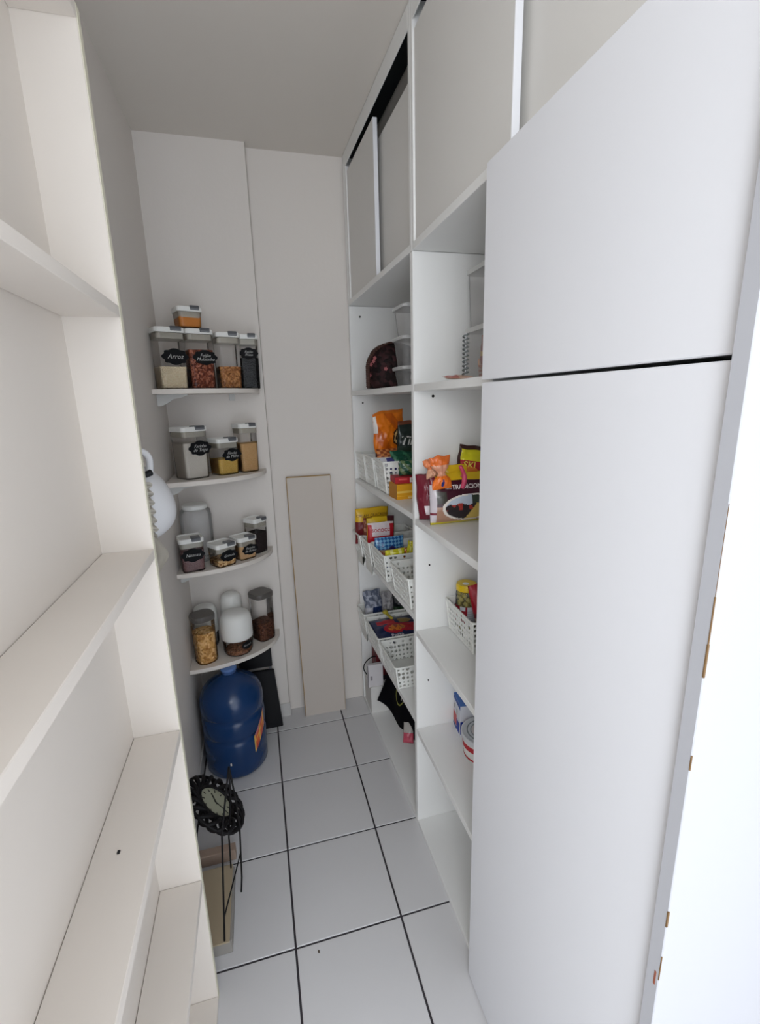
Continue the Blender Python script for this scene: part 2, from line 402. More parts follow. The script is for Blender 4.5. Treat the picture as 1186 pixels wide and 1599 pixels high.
# ================================================================== JARS
def scallop(w, h, n=72):
    pts = []
    for i in range(n):
        a = 2*math.pi*i/n; c, s = math.cos(a), math.sin(a)
        r = 1+.07*math.cos(8*a)+.03*math.cos(4*a)
        x = w/2*r*math.copysign(abs(c)**.75, c); y = h/2*r*math.copysign(abs(s)**.85, s); pts.append((x, y))
    return pts
def sticker(par, y, z, text, w=.078, h=.046, x=0, size=.017, curveR=None):
    pts = scallop(w, h); bm = bmesh.new()
    def mp(px, py, off):
        X = x+px
        if curveR: a = X/curveR; return Vector((curveR*math.sin(a), -(curveR+off)*math.cos(a), z+py))
        return Vector((X, y-off, z+py))
    c0 = bm.verts.new(mp(0, 0, .0008)); ring = [bm.verts.new(mp(a, b, .0008)) for a, b in pts]
    for i in range(len(ring)): bm.faces.new((c0, ring[i], ring[(i+1) % len(ring)]))
    o = bmobj('label', bm, STICK, par); o['label'] = 'black scalloped chalkboard sticker'
    if text: lettering(text, lambda a, b: mp(a*size, b*size, .0016), CHALK, o, .35)
    return o
def content(name, w, h, z, loc, rz, mt, label, seed=1, rad=.012, taper=.93, heap=.0):
    bm = bmesh.new(); secs = []
    for zz, s in ((0, taper*.96), (.004, taper), (h*.5, (1+taper)/2), (h, 1)):
        secs.append((rrect(w*s, w*s, rad), zz))
    rings = prism(bm, secs, (True, False))
    top = rings[-1]; n = len(top); cen = []
    for s in (.75, .45, .2):
        cen.append([bm.verts.new((v.co.x*s, v.co.y*s, h+heap*(1-s)+noise.noise(Vector((v.co.x*60*s, v.co.y*60*s, seed)))*.004)) for v in top])
    seq = [top]+cen
    for a, b in zip(seq, seq[1:]):
        for i in range(n): bm.faces.new((a[i], a[(i+1) % n], b[(i+1) % n], b[i]))
    bm.faces.new(cen[-1])
    o = bmobj(name, bm, mt); o.location = (loc[0], loc[1], z); o.rotation_euler = (0, 0, rz)
    tag(o, label, 'food', kind='stuff'); return o
def clip_jar(x, y, z, w, h, rz, label, text=None, fill=None, stz=.5, stw=None, neck=True, stx=.0, size=.017):
    j = empty('square_jar', (x, y, z+.0003), R(rz)); tag(j, label, 'jar', 'clip-lid square jars')
    rad = .016; lh = .022; bh = h-lh
    bm = bmesh.new()
    rings = prism(bm, [(rrect(w*.9, w*.9, rad*.9), .0), (rrect(w*.93, w*.93, rad), .004), (rrect(w, w, rad), bh)], (True, False))
    bmobj('body', bm, GLASS, j, smooth=False)
    if neck:   # inner seal collar, seen through the wall
        bm = bmesh.new(); prism(bm, [(rrect(w*.95, w*.95, rad*.9), bh-.022), (rrect(w*.95, w*.95, rad*.9), bh-.001)]); bmobj('seal', bm, SEAL, j)
    bm = bmesh.new()
    W = w*1.05
    prism(bm, [(rrect(W, W, rad), bh), (rrect(W, W, rad), bh+lh*.65), (rrect(W*.97, W*.97, rad), bh+lh*.82), (rrect(W*.9, W*.9, rad*.9), bh+lh*.85), (rrect(W*.86, W*.86, rad*.9), bh+lh*.6)])
    lid = bmobj('lid', bm, WPL, j)
    bm = bmesh.new(); addbox(bm, W*.0, W*.36, -W*.54, -W*.1, bh+lh*.45, bh+lh)
    addbox(bm, W*.0, W*.36, -W*.54, -W*.49, bh+lh*.25, bh+lh)
    bmesh.ops.bevel(bm, geom=bm.edges[:], offset=.002, segments=1, affect='EDGES')
    bmobj('latch', bm, GREYP, lid)
    if text: sticker(j, -w/2-.0003, z=h*stz, text=text, w=stw or w*.86, h=(stw or w*.86)*.60, x=stx, size=size)
    if fill:
        nm, fh, mt, lab = fill
        content(nm, w*.94, fh, z+.005, (x, y), R(rz), mt, lab)
    return j
RICE = grain('rice_grain', (240, 220, 184), (250, 236, 208), 320)
BEAN = grain('brown_beans', (80, 36, 26), (190, 120, 92), 150, .6, (124, 62, 42))
PEA = grain('tan_beans', (120, 76, 42), (206, 150, 96), 150, .6, (164, 110, 66))
BBEAN = grain('black_beans', (8, 7, 9), (12, 11, 13), 300, .95)
FLOUR = grain('wheat_flour', (246, 238, 226), (252, 245, 234), 500)
CORN = grain('corn_flakes_meal', (240, 196, 96), (252, 214, 120), 420)
FARIN = grain('manioc_flour', (226, 180, 122), (238, 196, 140), 420)
CHOCM = grain('mauve_powder', (128, 96, 96), (146, 112, 110), 300)
COFF = grain('dark_powder', (34, 22, 24), (48, 32, 32), 300)
GRAN = grain('granola_mix', (140, 96, 56), (240, 212, 166), 120, .8, (212, 172, 118))
CORNF = grain('toasted_flakes', (176, 120, 60), (246, 206, 146), 95, .75, (224, 174, 104))
CRUMB = grain('bread_crumb', (222, 178, 128), (238, 198, 148), 400)
CHOC = grain('brown_flakes', (62, 34, 24), (112, 70, 50), 140, .8)
AMB = mat('amber_sugar', (196, 122, 40), .5)
z1, z2, z3, z4 = CS
# shelf 1
clip_jar(-.291, 2.05, z1, .106, .228, 24, 'square clear clip-lid jar of white rice, leftmost on the top corner shelf', 'Arroz', ('rice', .078, RICE, 'pale white rice filling the lower part of the leftmost top jar'), .52, stx=.008, size=.024)
clip_jar(-.186, 2.088, z1, .100, .228, 20, 'square clear jar nearly full of reddish brown beans with small jar stacked on it', 'Feijão\nMulatinho', ('brown_beans', .143, BEAN, 'reddish brown beans heaped high in the second top jar'), .52, stx=.012)
clip_jar(-.079, 2.125, z1, .092, .222, 16, 'square clear jar of tan beans without sticker on the top corner shelf', None, ('tan_beans', .082, PEA, 'tan brown beans in the jar without a sticker on the top shelf'))
clip_jar(.004, 2.175, z1, .084, .222, 6, 'square clear jar of black beans at the right end of the top shelf', 'Feijão\nPreto', ('black_beans', .120, BBEAN, 'black beans in the rightmost jar of the top shelf'), .64, stw=.072, size=.014)
# tiny jar stacked on top
clip_jar(-.212, 2.085, z1+.2290, .090, .080, 22, 'small low clear jar with amber sugar, stacked on top of the bean jar', None, ('amber_sugar', .034, AMB, 'amber brown sugar in the small stacked jar'))
# shelf 2
clip_jar(-.258, 2.075, z2, .108, .213, 36, 'tall square jar of white flour, leftmost on the second corner shelf', 'Farinha\nde Trigo', ('white_flour', .140, FLOUR, 'white wheat flour in the tall jar on the second shelf'), .58, stx=.014, size=.018)
clip_jar(-.134, 2.140, z2, .098, .158, 34, 'shorter square jar of yellow corn meal, middle of the second corner shelf', 'Flocão\nde Milho', ('corn_meal', .062, CORN, 'yellow corn meal in the shorter jar on the second shelf'), .53, stx=.012)
clip_jar(-.038, 2.180, z2, .084, .213, 27, 'tall square jar of orange tan flour without sticker, right end of second shelf', None, ('tan_flour', .120, FARIN, 'orange tan manioc flour in the right jar of the second shelf'))
# shelf 3
clip_jar(-.293, 2.018, z3, .094, .146, 14, 'square jar of mauve cocoa powder with sticker, left end of the third corner shelf', 'Nescau', ('cocoa_powder', .085, CHOCM, 'mauve brown cocoa powder in the left jar of the third shelf'), .50, stw=.086, size=.019)
clip_jar(-.174, 2.040, z3, .092, .104, 34, 'low square jar with a little granola, middle front of the third corner shelf', 'Granola', ('granola', .026, GRAN, 'thin layer of pale granola in the low jar'), .45, stx=.004, stw=.076, size=.015)
clip_jar(-.086, 2.104, z3, .088, .106, 32, 'low square jar of beige bread crumbs beside the granola jar', 'Farinha\nde Rosca', ('bread_crumbs', .058, CRUMB, 'beige bread crumbs in the low jar on the third shelf'), .42, stx=.006, stw=.074, size=.015)
clip_jar(-.029, 2.180, z3, .080, .165, 45, 'square jar of nearly black powder at the back right of the third shelf', None, ('dark_powder', .088, COFF, 'nearly black coffee powder in the back right jar of the third shelf'))
# big cloudy jar, shelf 3 back
j = empty('round_canister', (-.277, 2.150, z3+.0003)); tag(j, 'large cloudy empty canister with white round lid behind the cocoa jar', 'canister')
bm = bmesh.new(); lathe(bm, [(.060, 0), (.064, .006), (.066, .198), (.062, .225), (.056, .23)], 40); bmobj('body', bm, FROST, j, smooth=True)
bm = bmesh.new(); lathe(bm, [(.05, .2305), (.052, .233), (.052, .247), (.046, .252)], 40); bmobj('lid', bm, WPL, j)
# shelf 4: oval grey-lid jars
def tall_jar(x, y, w, d, h, rz, fh, fm, fname, lab, flab, rad):
    j = empty('storage_jar', (x, y, z4+.0003), R(rz)); tag(j, lab, 'jar', 'jars with dark grey lids')
    bm = bmesh.new(); prism(bm, [(rrect(w*.88, d*.88, rad*.86), 0), (rrect(w*.96, d*.96, rad*.95), .006), (rrect(w, d, rad), h-.02)], (True, False)); bmobj('body', bm, GLASS, j)
    bm = bmesh.new(); prism(bm, [(rrect(w*1.04, d*1.04, rad), h-.024), (rrect(w*1.06, d*1.06, rad), h-.008), (rrect(w*1.02, d*1.02, rad), h-.001), (rrect(w*.93, d*.93, rad*.9), h)]); bmobj('lid', bm, GREYL, j)
    content(fname, min(w, d)*.93, fh, z4+.004, (x, y), R(rz), fm, flab, rad=rad*.85, heap=.006)
tall_jar(-.286, 2.034, .094, .092, .224, 28, .140, CORNF, 'toasted_flakes', 'tall clear jar with dark grey lid full of toasted flakes, front of the lowest shelf', 'golden toasted flakes in the jar at the left of the lowest shelf', .036)
tall_jar(-.034, 2.170, .092, .092, .240, 38, .085, CHOC, 'brown_flakes', 'clear square jar with dark grey lid and brown flakes, right end of lowest shelf', 'dark brown flakes in the right jar of the lowest shelf', .026)
def canister(x, y, r, lab, fill=None, text=None, hh=.15, rzt=0):
    j = empty('domed_canister', (x, y, z4+.0003), R(rzt)); tag(j, lab, 'canister', 'white domed canisters')
    bm = bmesh.new(); lathe(bm, [(r*.72, 0), (r*.86, .004), (r*.96, .02), (r*.98, .078)], 40, cap=False); bm.faces.new([v for v in bm.verts if abs(v.co.z) < 1e-6][::1]); bmobj('base', bm, GLASS, j, smooth=True)
    bm = bmesh.new(); lathe(bm, [(r, .076), (r*1.03, .082), (r*1.03, hh*.72), (r*.99, hh*.85), (r*.86, hh*.95), (r*.6, hh*.99), (r*.2, hh)], 40); bmobj('cover', bm, WPL, j, smooth=True)
    if text: sticker(j, 0, .052, text, w=.056, h=.036, x=.018, size=.013, curveR=r*.99)
    if fill:
        bm = bmesh.new(); lathe(bm, [(r*.7, .004), (r*.84, .008), (r*.8, .024), (r*.3, .034)], 28); o = bmobj('nut_mix', bm, CHOCN); o.location = (x, y, z4); tag(o, fill, 'food', kind='stuff')
CHOCN = grain('nut_mix', (92, 56, 38), (168, 116, 84), 130, .8)
canister(-.150, 2.072, .068, 'white domed canister with clear base and sticker, front of the lowest shelf', 'reddish brown nuts in the clear base of the front canister', 'Granola', rzt=25, hh=.20)
canister(-.290, 2.172, .053, 'white domed canister behind the jar of toasted flakes', hh=.205)
canister(-.172, 2.188, .048, 'smaller white domed canister right behind the front canister', hh=.245)

# ================================================================== WATER BOTTLE AND FLOOR ITEMS
JUG = bpy.data.materials.new('blue_polycarbonate'); JUG.use_nodes = True
b = JUG.node_tree.nodes['Principled BSDF']; b.inputs['Base Color'].default_value = (*lin((16, 58, 108)), 1); b.inputs['Roughness'].default_value = .22; b.inputs['Transmission Weight'].default_value = .18; b.inputs['Specular IOR Level'].default_value = .5
jx, jy = -.196, 1.985
jg = empty('water_bottle', (jx, jy, 0)); tag(jg, 'large blue twenty litre water bottle standing on the floor under the corner shelves', 'bottle')
prof = [(.10, .0), (.124, .004), (.134, .018), (.136, .07), (.134, .10), (.1365, .108), (.1365, .165), (.133, .175), (.128, .185), (.133, .197), (.1365, .207), (.1365, .262), (.133, .272), (.128, .281), (.133, .293), (.1365, .304), (.1365, .34), (.130, .372), (.112, .40), (.082, .424), (.05, .44), (.036, .448), (.030, .456)]
bm = bmesh.new(); lathe(bm, prof, 56); bmobj('body', bm, JUG, jg, smooth=True)
bm = bmesh.new(); lathe(bm, [(.030, .454), (.030, .468), (.034, .470), (.034, .480), (.028, .483)], 36); bmobj('neck', bm, mat('pale_blue_cap', (88, 120, 176), .35), jg, smooth=True)
# wrapped label, on the right side towards the camera
quads = []
def jp(a, z, l=.0015): return (math.cos(a)*(.1375+l), math.sin(a)*(.1375+l), z)
for k in range(12):
    a0 = R(-52+k*2.6); a1 = R(-52+(k+1)*2.6)
    zb0 = .105+.008*k; zb1 = .105+.008*(k+1)
    for (f0, f1, c) in ((0, .25, (196, 70, 40)), (.25, .5, (214, 96, 48)), (.5, .62, (232, 170, 70)), (.62, .8, (210, 84, 46)), (.8, 1, (190, 120, 130))):
        hh = .082
        quads.append(([jp(a0, zb0+f0*hh), jp(a1, zb1+f0*hh), jp(a1, zb1+f1*hh), jp(a0, zb0+f1*hh)], c if (k % 5) else (226, 186, 90)))
colmesh('label', quads, PRF, jg)
box('sticker', -.022, -.016, -.1385, -.1375, .085, .097, mat('white_paper', (220, 220, 215), .7), jg, world=False, bev=0)
# black folding stool behind
st = empty('folding_stool', (-.03, 2.19, 0)); tag(st, 'black folded step stool standing behind the blue water bottle', 'stool')
bm = bmesh.new(); addbox(bm, -.135, .022, -.012, .012, .335, .47); bmesh.ops.bevel(bm, geom=bm.edges[:], offset=.003, segments=2, affect='EDGES'); bmobj('step', bm, BLACK, st)
bm = bmesh.new(); addbox(bm, -.12, .028, -.02, -.002, .0, .32)
for v in bm.verts: v.co.x += .022*(1-v.co.z/.32) if v.co.x > 0 else 0; v.co.y -= .012*(1-v.co.z/.32)
bmesh.ops.bevel(bm, geom=bm.edges[:], offset=.003, segments=2, affect='EDGES'); bmobj('side_frame', bm, BLACK, st)
bm = bmesh.new(); tube(bm, [(.012, .0, .31), (.012, .0, .345)], .007); bmobj('hinge', bm, GREYP, st)

# clock with woven metal frame leaning in the gap
CKX, CKY, CKZ = -.229, 1.41, .315
ck = empty('wall_clock', (CKX, CKY, CKZ)); tag(ck, 'round clock with black openwork metal frame resting on the wire stand', 'clock')
tilt = Matrix.Rotation(R(-52), 4, 'X') if False else None
nrm = Vector((.70, .10, .74)).normalized(); ax = Vector((0, 0, 1)).cross(nrm).normalized(); ay = nrm.cross(ax)
CM = Matrix((ax, ay, nrm)).transposed().to_4x4()
def ckobj(name, bm, mt, smooth=False): bm.transform(CM @ Matrix.Scale(1.17, 4)); return bmobj(name, bm, mt, ck, smooth=smooth)
bm = bmesh.new(); lathe(bm, [(.052, -.006), (.060, -.006), (.060, .008), (.053, .010), (.052, .004)], 40, cap=False); ckobj('bezel', bm, IRON, True)
bm = bmesh.new(); lathe(bm, [(.053, -.004), (.053, .003)], 40); face = ckobj('dial', bm, mat('clock_dial', (170, 172, 150), .45))
bm = bmesh.new()
for i in range(12):
    a = R(30*i); M2 = Matrix.Rotation(a, 4, 'Z'); addbox(bm, -.0016, .0016, .038, .047, .0032, .0038, M2)
ckobj('hour_mark', bm, BLACK)
for L, wd, a in ((.032, .0018, -65), (.038, .0013, 150)):
    bm = bmesh.new(); addbox(bm, -wd, wd, -.006, L, .004, .0048, Matrix.Rotation(R(a), 4, 'Z')); ckobj('hand', bm, IRON)
bm = bmesh.new(); N = 90
for k in range(3):
    ph = k*2*math.pi/3
    tube(bm, [((.079+.017*math.cos(6*t+ph))*math.cos(t), (.079+.017*math.cos(6*t+ph))*math.sin(t), .013*math.sin(6*t+ph)) for t in [2*math.pi*i/N for i in range(N)]], .0055, 7, True)
for rr in (.063, .097): tube(bm, [(rr*math.cos(2*math.pi*i/48), rr*math.sin(2*math.pi*i/48), 0) for i in range(48)], .0045, 6, True)
ckobj('openwork_frame', bm, IRON, True)
bm = bmesh.new(); v0 = [(-.086, .072, 0), (-.066, .088, 0), (-.094, .128, .0)]
v = [bm.verts.new(Vector(p)+Vector((0, 0, s))) for s in (-.002, .002) for p in v0]
bm.faces.new(v[:3]); bm.faces.new(v[3:][::-1])
for i in range(3): bm.faces.new((v[i], v[(i+1) % 3], v[3+(i+1) % 3], v[3+i]))
ckobj('leaf_tip', bm, IRON)
# wire easel
wsn = empty('wire_stand', (-.20, 1.36, 0)); tag(wsn, 'thin black wire easel stand in front of the clock', 'stand')
def wire(name, pts, r=.0028):
    bm = bmesh.new(); tube(bm, [Vector(p)-Vector((-.20, 1.36, 0)) for p in pts], r, 8); return bmobj(name, bm, IRON, wsn, smooth=True)
wire('leg', [(-.1625, 1.33, .512), (-.175, 1.30, .452), (-.197, 1.262, .333), (-.212, 1.165, .052)])
wire('leg', [(-.1625, 1.33, .512), (-.1545, 1.33, .395), (-.1515, 1.33, .282), (-.165, 1.345, .06), (-.172, 1.345, .001)])
wire('leg', [(-.1625, 1.33, .512), (-.168, 1.325, .40), (-.192, 1.36, .22), (-.2025, 1.398, .052)])
wire('cross_bar', [(-.2085, 1.189, .11), (-.1585, 1.338, .17)], .0022)
# beige low boxes on the floor
lb = empty('low_box', (-.25, 1.31, 0)); tag(lb, 'low beige flat box on the floor beneath the clock', 'box')
bm = bmesh.new(); addbox(bm, -.09, .058, -.147, .10, .0, .045); bmesh.ops.bevel(bm, geom=bm.edges[:], offset=.003, segments=1, affect='EDGES'); bmobj('body', bm, mat('grey_card', (150, 146, 140), .8), lb)
bm = bmesh.new(); addbox(bm, -.092, .052, -.149, .102, .045, .0505); bmobj('lid', bm, mat('beige_card', (176, 160, 134), .8), lb)
lb2 = empty('wooden_block', (-.25, 1.50, 0)); tag(lb2, 'pale wooden block on the floor behind the low box', 'block')
bm = bmesh.new(); addbox(bm, -.09, .058, -.03, .004, 0, .045); bmesh.ops.bevel(bm, geom=bm.edges[:], offset=.002, segments=1, affect='EDGES'); bmobj('body', bm, mat('pale_wood', (168, 146, 130), .8, mottle=.05), lb2)

# ================================================================== HANGING CLOTH BAG ON THE LEFT WALL
hb = empty('hanging_bag', (LX, 1.38, 1.2)); tag(hb, 'white cloth bag with ruffled beige trim hanging on the left wall behind the bookcase', 'bag')
CLOTH = mat('white_cloth', (222, 222, 224), .85, .2, bump=.2, bscale=90); CLB = mat('beige_cloth', (212, 206, 194), .85, .2, bump=.2, bscale=90)
# smooth full body
bm = bmesh.new(); n = 28; rings = []
for j in range(19):
    t = j/18; z = .258-.215*t
    dx = .006+.056*math.sqrt(max(0, 1-((t-.60)/.62)**2)) if t < .6 else .002+.060*math.sqrt(max(0, 1-((t-.60)/.405)**2))
    dy = .075*(.45+.55*math.sin(math.pi*min(1, .15+t*.7)))
    rings.append([bm.verts.new((.002+dx*(1+math.cos(2*math.pi*i/n)), dy*math.sin(2*math.pi*i/n), z)) for i in range(n)])
for a, b2 in zip(rings, rings[1:]):
    for i in range(n): bm.faces.new((a[i], a[(i+1) % n], b2[(i+1) % n], b2[i]))
bm.faces.new(rings[0][::-1]); bm.faces.new(rings[-1])
bmobj('body', bm, CLOTH, hb, smooth=True)
def ribbon(name, path, w, mt, th=.004):
    bm = bmesh.new(); P2 = [Vector(p) for p in path]; prev = None
    for i, p in enumerate(P2):
        ww = w if not isinstance(w, list) else w[i]
        q = [bm.verts.new(p+Vector((a, b_, 0))) for a, b_ in ((0, -ww), (th, -ww), (th, ww), (0, ww))]
        if prev:
            for k in range(4): bm.faces.new((prev[k], prev[(k+1) % 4], q[(k+1) % 4], q[k]))
        else: bm.faces.new(q)
        prev = q
    bm.faces.new(prev[::-1]); return bmobj(name, bm, mt, hb, smooth=True)
# ruffles down the front of the bag
bm = bmesh.new(); nn = 70; prev = None
for i in range(nn+1):
    t = i/nn; z = .225-.14*t; fx = .090+.007*math.sin(t*38)
    q = [bm.verts.new((.006, -.09-.010*math.sin(t*38+1), z+.008)), bm.verts.new((fx, -.10-.010*math.sin(t*38), z)), bm.verts.new((fx-.004, -.094-.010*math.sin(t*38), z-.004)), bm.verts.new((.006, -.08, z))]
    if prev:
        for k in range(4): bm.faces.new((prev[k], prev[(k+1) % 4], q[(k+1) % 4], q[k]))
    prev = q
bmobj('ruffle', bm, CLB, hb, smooth=True)
bm = bmesh.new(); tube(bm, curve([(.030, -.05, .235), (.045, -.055, .275), (.066, -.05, .298), (.084, -.045, .28), (.080, -.04, .235)]), .009, 8); bmobj('handle', bm, CLOTH, hb, smooth=True)
bm = bmesh.new(); tube(bm, curve([(.050, -.095, .250), (.078, -.10, .244), (.098, -.095, .250)]), [.006]*8+[.008]*8+[.004], 8); bmobj('tie', bm, BLACK, hb, smooth=True)
# hanging lower cloth
bm = bmesh.new(); nx_, nz_ = 14, 16; g = {}
for j in range(nz_+1):
    for i in range(nx_+1):
        u, t = i/nx_, j/nz_
        wdt = .115*(1-.55*max(0, t-.45)/.55)*(.75+.25*min(1, t*3))
        g[i, j] = bm.verts.new((.004+u*wdt*.86, -.045+.02*math.sin(u*5+t*2)-.01*t, .085-.15*t-u*.01*(1-t)))
for j in range(nz_):
    for i in range(nx_): bm.faces.new((g[i, j], g[i+1, j], g[i+1, j+1], g[i, j+1]))
bmesh.ops.solidify(bm, geom=bm.faces[:], thickness=.003); bmobj('lower_flap', bm, CLB, hb, smooth=True)

# ================================================================== BASKETS
def basket_mesh(W, D, Hh, seed, cell=.0185):
    """W along local x (outer short face at x=-W/2 ...), D along local y"""
    rnd = random.Random(seed); bm = bmesh.new(); tp = .90
    def wall(p0, p1, q0, q1):
        L = (Vector(q1)-Vector(q0)).length; nc = max(3, int(L/cell)); nr = max(3, int(Hh/cell))
        p0, p1, q0, q1 = map(Vector, (p0, p1, q0, q1))
        def S(u, v): return (p0*(1-u)+p1*u)*(1-v)+(q0*(1-u)+q1*u)*v
        V = [[bm.verts.new(S(i/nc, j/nr)) for i in range(nc+1)] for j in range(nr+1)]
        for j in range(nr):
            for i in range(nc):
                c4 = [V[j][i], V[j][i+1], V[j+1][i+1], V[j+1][i]]
                edge = (i in (0, nc-1) and nc > 6) and False
                r = rnd.uniform(.17, .43); ox, oy = rnd.uniform(-.05, .05), rnd.uniform(-.05, .05)
                if j == nr-1 and rnd.random() < .5: bm.faces.new(c4); continue
                ring = [bm.verts.new(S((i+.5+ox+r*math.cos(a))/nc, (j+.5+oy+r*math.sin(a))/nr)) for a in [R(225+45*k) for k in range(8)]]
                for k in range(4):   # each side of the cell: quad + corner triangle
                    a, b_ = c4[k], c4[(k+1) % 4]
                    r0, r1, r2_ = ring[2*k], ring[2*k+1], ring[(2*k+2) % 8]
                    bm.faces.new((a, b_, r1)); bm.faces.new((a, r1, r0)); bm.faces.new((b_, r2_, r1))
    X, Y = W/2, D/2; x, y = X*tp, Y*tp
    bt = [(-x, -y, .002), (x, -y, .002), (x, y, .002), (-x, y, .002)]; tp4 = [(-X, -Y, Hh), (X, -Y, Hh), (X, Y, Hh), (-X, Y, Hh)]
    for k in range(4): wall(bt[k], bt[(k+1) % 4], tp4[k], tp4[(k+1) % 4])
    bm.faces.new([bm.verts.new(p) for p in bt])
    bmesh.ops.remove_doubles(bm, verts=bm.verts, dist=.0004)
    bmesh.ops.recalc_face_normals(bm, faces=bm.faces)
    bmesh.ops.solidify(bm, geom=bm.faces[:], thickness=.0022)
    me = bpy.data.meshes.new('perforated_wall'); bm.to_mesh(me); bm.free(); me.materials.append(BASK)
    bm = bmesh.new(); pts = rrect(W+.004, D+.004, .012, 4)
    tube(bm, [(a, b_, Hh) for a, b_ in pts], .0042, 6, True)
    r = bpy.data.meshes.new('rim'); bmesh.ops.recalc_face_normals(bm, faces=bm.faces); bm.to_mesh(r); bm.free(); r.materials.append(BASK)
    posts = []
    for sx, sy in ((-1, -1), (1, -1), (1, 1), (-1, 1)):
        bm = bmesh.new(); tube(bm, [(sx*x*.985, sy*y*.985, .003), (sx*X*.99, sy*Y*.99, Hh)], .0045, 6)
        c = bpy.data.meshes.new('corner_post'); bmesh.ops.recalc_face_normals(bm, faces=bm.faces); bm.to_mesh(c); bm.free(); c.materials.append(BASK); posts.append(c)
    return [me, r]+posts
def basket(meshes, loc, rz, label, group):
    e = empty('plastic_basket', loc, R(rz)); tag(e, label, 'basket', group)
    for nm, me in zip(('perforated_wall', 'rim')+('corner_post',)*4, meshes):
        o = bpy.data.objects.new(nm, me); COL.objects.link(o); o.parent = e
    return e
bA = basket_mesh(.27, .140, .130, 1); bB = basket_mesh(.27, .128, .110, 2); bC = basket_mesh(.27, .205, .118, 3); bD = basket_mesh(.27, .225, .104, 5); bE = basket_mesh(.185, .205, .112, 6)
def sx(y): return FX-math.tan(ang)*(y-YD0)   # front edge of the far shelves
def put(ms, xo, y, z, W, lab, grp, rz=1.6): return basket(ms, (xo+W/2, y, z+.0008), rz, lab, grp)
zs2, zs3, zs4, zsb = 1.237, .872, .458, .018
G2, G3, G4 = 'white baskets on the snack shelf', 'white baskets on the packet shelf', 'white baskets on the low shelf'
put(bA, .474, 2.178, zs2, .27, 'white perforated basket farthest back on the snack shelf', G2)
put(bA, .480, 2.030, zs2, .27, 'white perforated basket in the middle of the snack shelf', G2)
put(bA, .486, 1.872, zs2, .27, 'white perforated basket behind the yellow carton on the snack shelf', G2)
put(bB, .443, 2.175, zs3, .27, 'white perforated basket with cracker packets at the far end of the packet shelf', G3)
put(bB, .455, 2.040, zs3, .27, 'white perforated basket holding the red and white packet', G3)
put(bC, .466, 1.862, zs3, .27, 'larger white perforated basket with yellow bag on its rim on the packet shelf', G3)
put(bC, .478, 1.585, zs3, .27, 'white perforated basket with small yellow box, nearest on the packet shelf', G3)
put(bB, .452, 2.185, zs4, .27, 'white basket with silver pouches at the far end of the low shelf', G4)
put(bD, .460, 1.985, zs4, .27, 'white basket holding the navy and red pasta packet on the low shelf', G4)
put(bD, .466, 1.735, zs4, .27, 'empty white perforated basket nearest the divider on the low shelf', G4)
basket(bE, (.690, 1.312, .8238), 0, 'white perforated basket with olive jar in the near shelf unit', 'white basket of the near unit')

# ================================================================== FAR UNIT CONTENTS
def C(*a): return tuple(a)
random.seed(3)
# shelf 1: dark woven basket-bag and stacked tubs
zt = 1.655
DKR = grain('dark_floral_cloth', (22, 15, 16), (60, 36, 38), 60, .6, (36, 24, 24))
rb = empty('dark_bag', (.578, 1.93, zt)); tag(rb, 'rounded dark brown patterned bag on the top shelf of the far unit', 'bag')
bm = bmesh.new(); n = 36; rings = []
for j in range(15):
    t = j/14; rr = 1 if t < .45 else math.sqrt(max(0, 1-((t-.45)/.56)**2))
    rings.append([bm.verts.new(((.115*rr**.9+.006*noise.noise(Vector((i*.5, j*.6, 0))))*math.cos(2*math.pi*i/n), (.075*rr+.006*noise.noise(Vector((i*.5, j*.6, 4))))*math.sin(2*math.pi*i/n), .003+.178*t)) for i in range(n)])
for a, b2 in zip(rings, rings[1:]):
    for i in range(n): bm.faces.new((a[i], a[(i+1) % n], b2[(i+1) % n], b2[i]))
bm.faces.new(rings[0][::-1]); bm.faces.new(rings[-1])
bmobj('body', bm, DKR, rb, smooth=True)
bm = bmesh.new()   # braided trim around the opening side
for ph in (0, math.pi):
    pts = []
    for i in range(80):
        t = i/79; a = math.pi*t
        x = -.112*math.sin(a)-.006; z = .01+.165*t if t < .5 else .01+.165*t
        x = -.118*math.sqrt(max(0, 1-max(0, (t-.42)/.58)**2))
        pts.append((x+.005*math.sin(i*.9+ph), -.03+.006*math.cos(i*.9+ph), .006+.172*t))
    tube(bm, pts, .0042, 6)
bmobj('braided_trim', bm, mat('brown_braid', (70, 46, 38), .6), rb, smooth=True)
FRB = mat('pink_flower_print', (150, 84, 86), .7)
bm = bmesh.new(); random.seed(8)
for k in range(7):
    th = R(random.uniform(195, 300)); z = random.uniform(.03, .12)
    c = Vector((.117*math.cos(th), .077*math.sin(th), z)); nrm2 = Vector((math.cos(th)/.117, math.sin(th)/.077, 0)).normalized(); s1 = nrm2.cross(Vector((0, 0, 1)))
    f = [bm.verts.new(c+nrm2*.0035+(s1*math.cos(2*math.pi*q/10)+Vector((0, 0, 1))*math.sin(2*math.pi*q/10))*(.006+.003*(q % 2))) for q in range(10)]; bm.faces.new(f)
bmobj('flower_print', bm, FRB, rb)
def tub(loc, label, w=.13, h=.085, lid=True):
    e = empty('plastic_tub', loc, ang); tag(e, label, 'container', 'stacked clear plastic tubs')
    bm = bmesh.new(); prism(bm, [(rrect(w*.8, w*.8, .015), 0), (rrect(w*.84, w*.84, .018), .004), (rrect(w, w, .02), h-.006)], (True, False)); bmobj('body', bm, FROST, e)
    bm = bmesh.new(); W = w*1.08
    prism(bm, [(rrect(W, W, .02), h-.012), (rrect(W*1.02, W*1.02, .02), h-.004), (rrect(W*.98, W*.98, .02), h)]); bmobj('lid', bm, mat('milky_lid', (205, 205, 205), .45), e)
xs = .612
tub((xs, 1.77, zt+.0005), 'lowest clear tub of the stack beside the dark bag', h=.075)
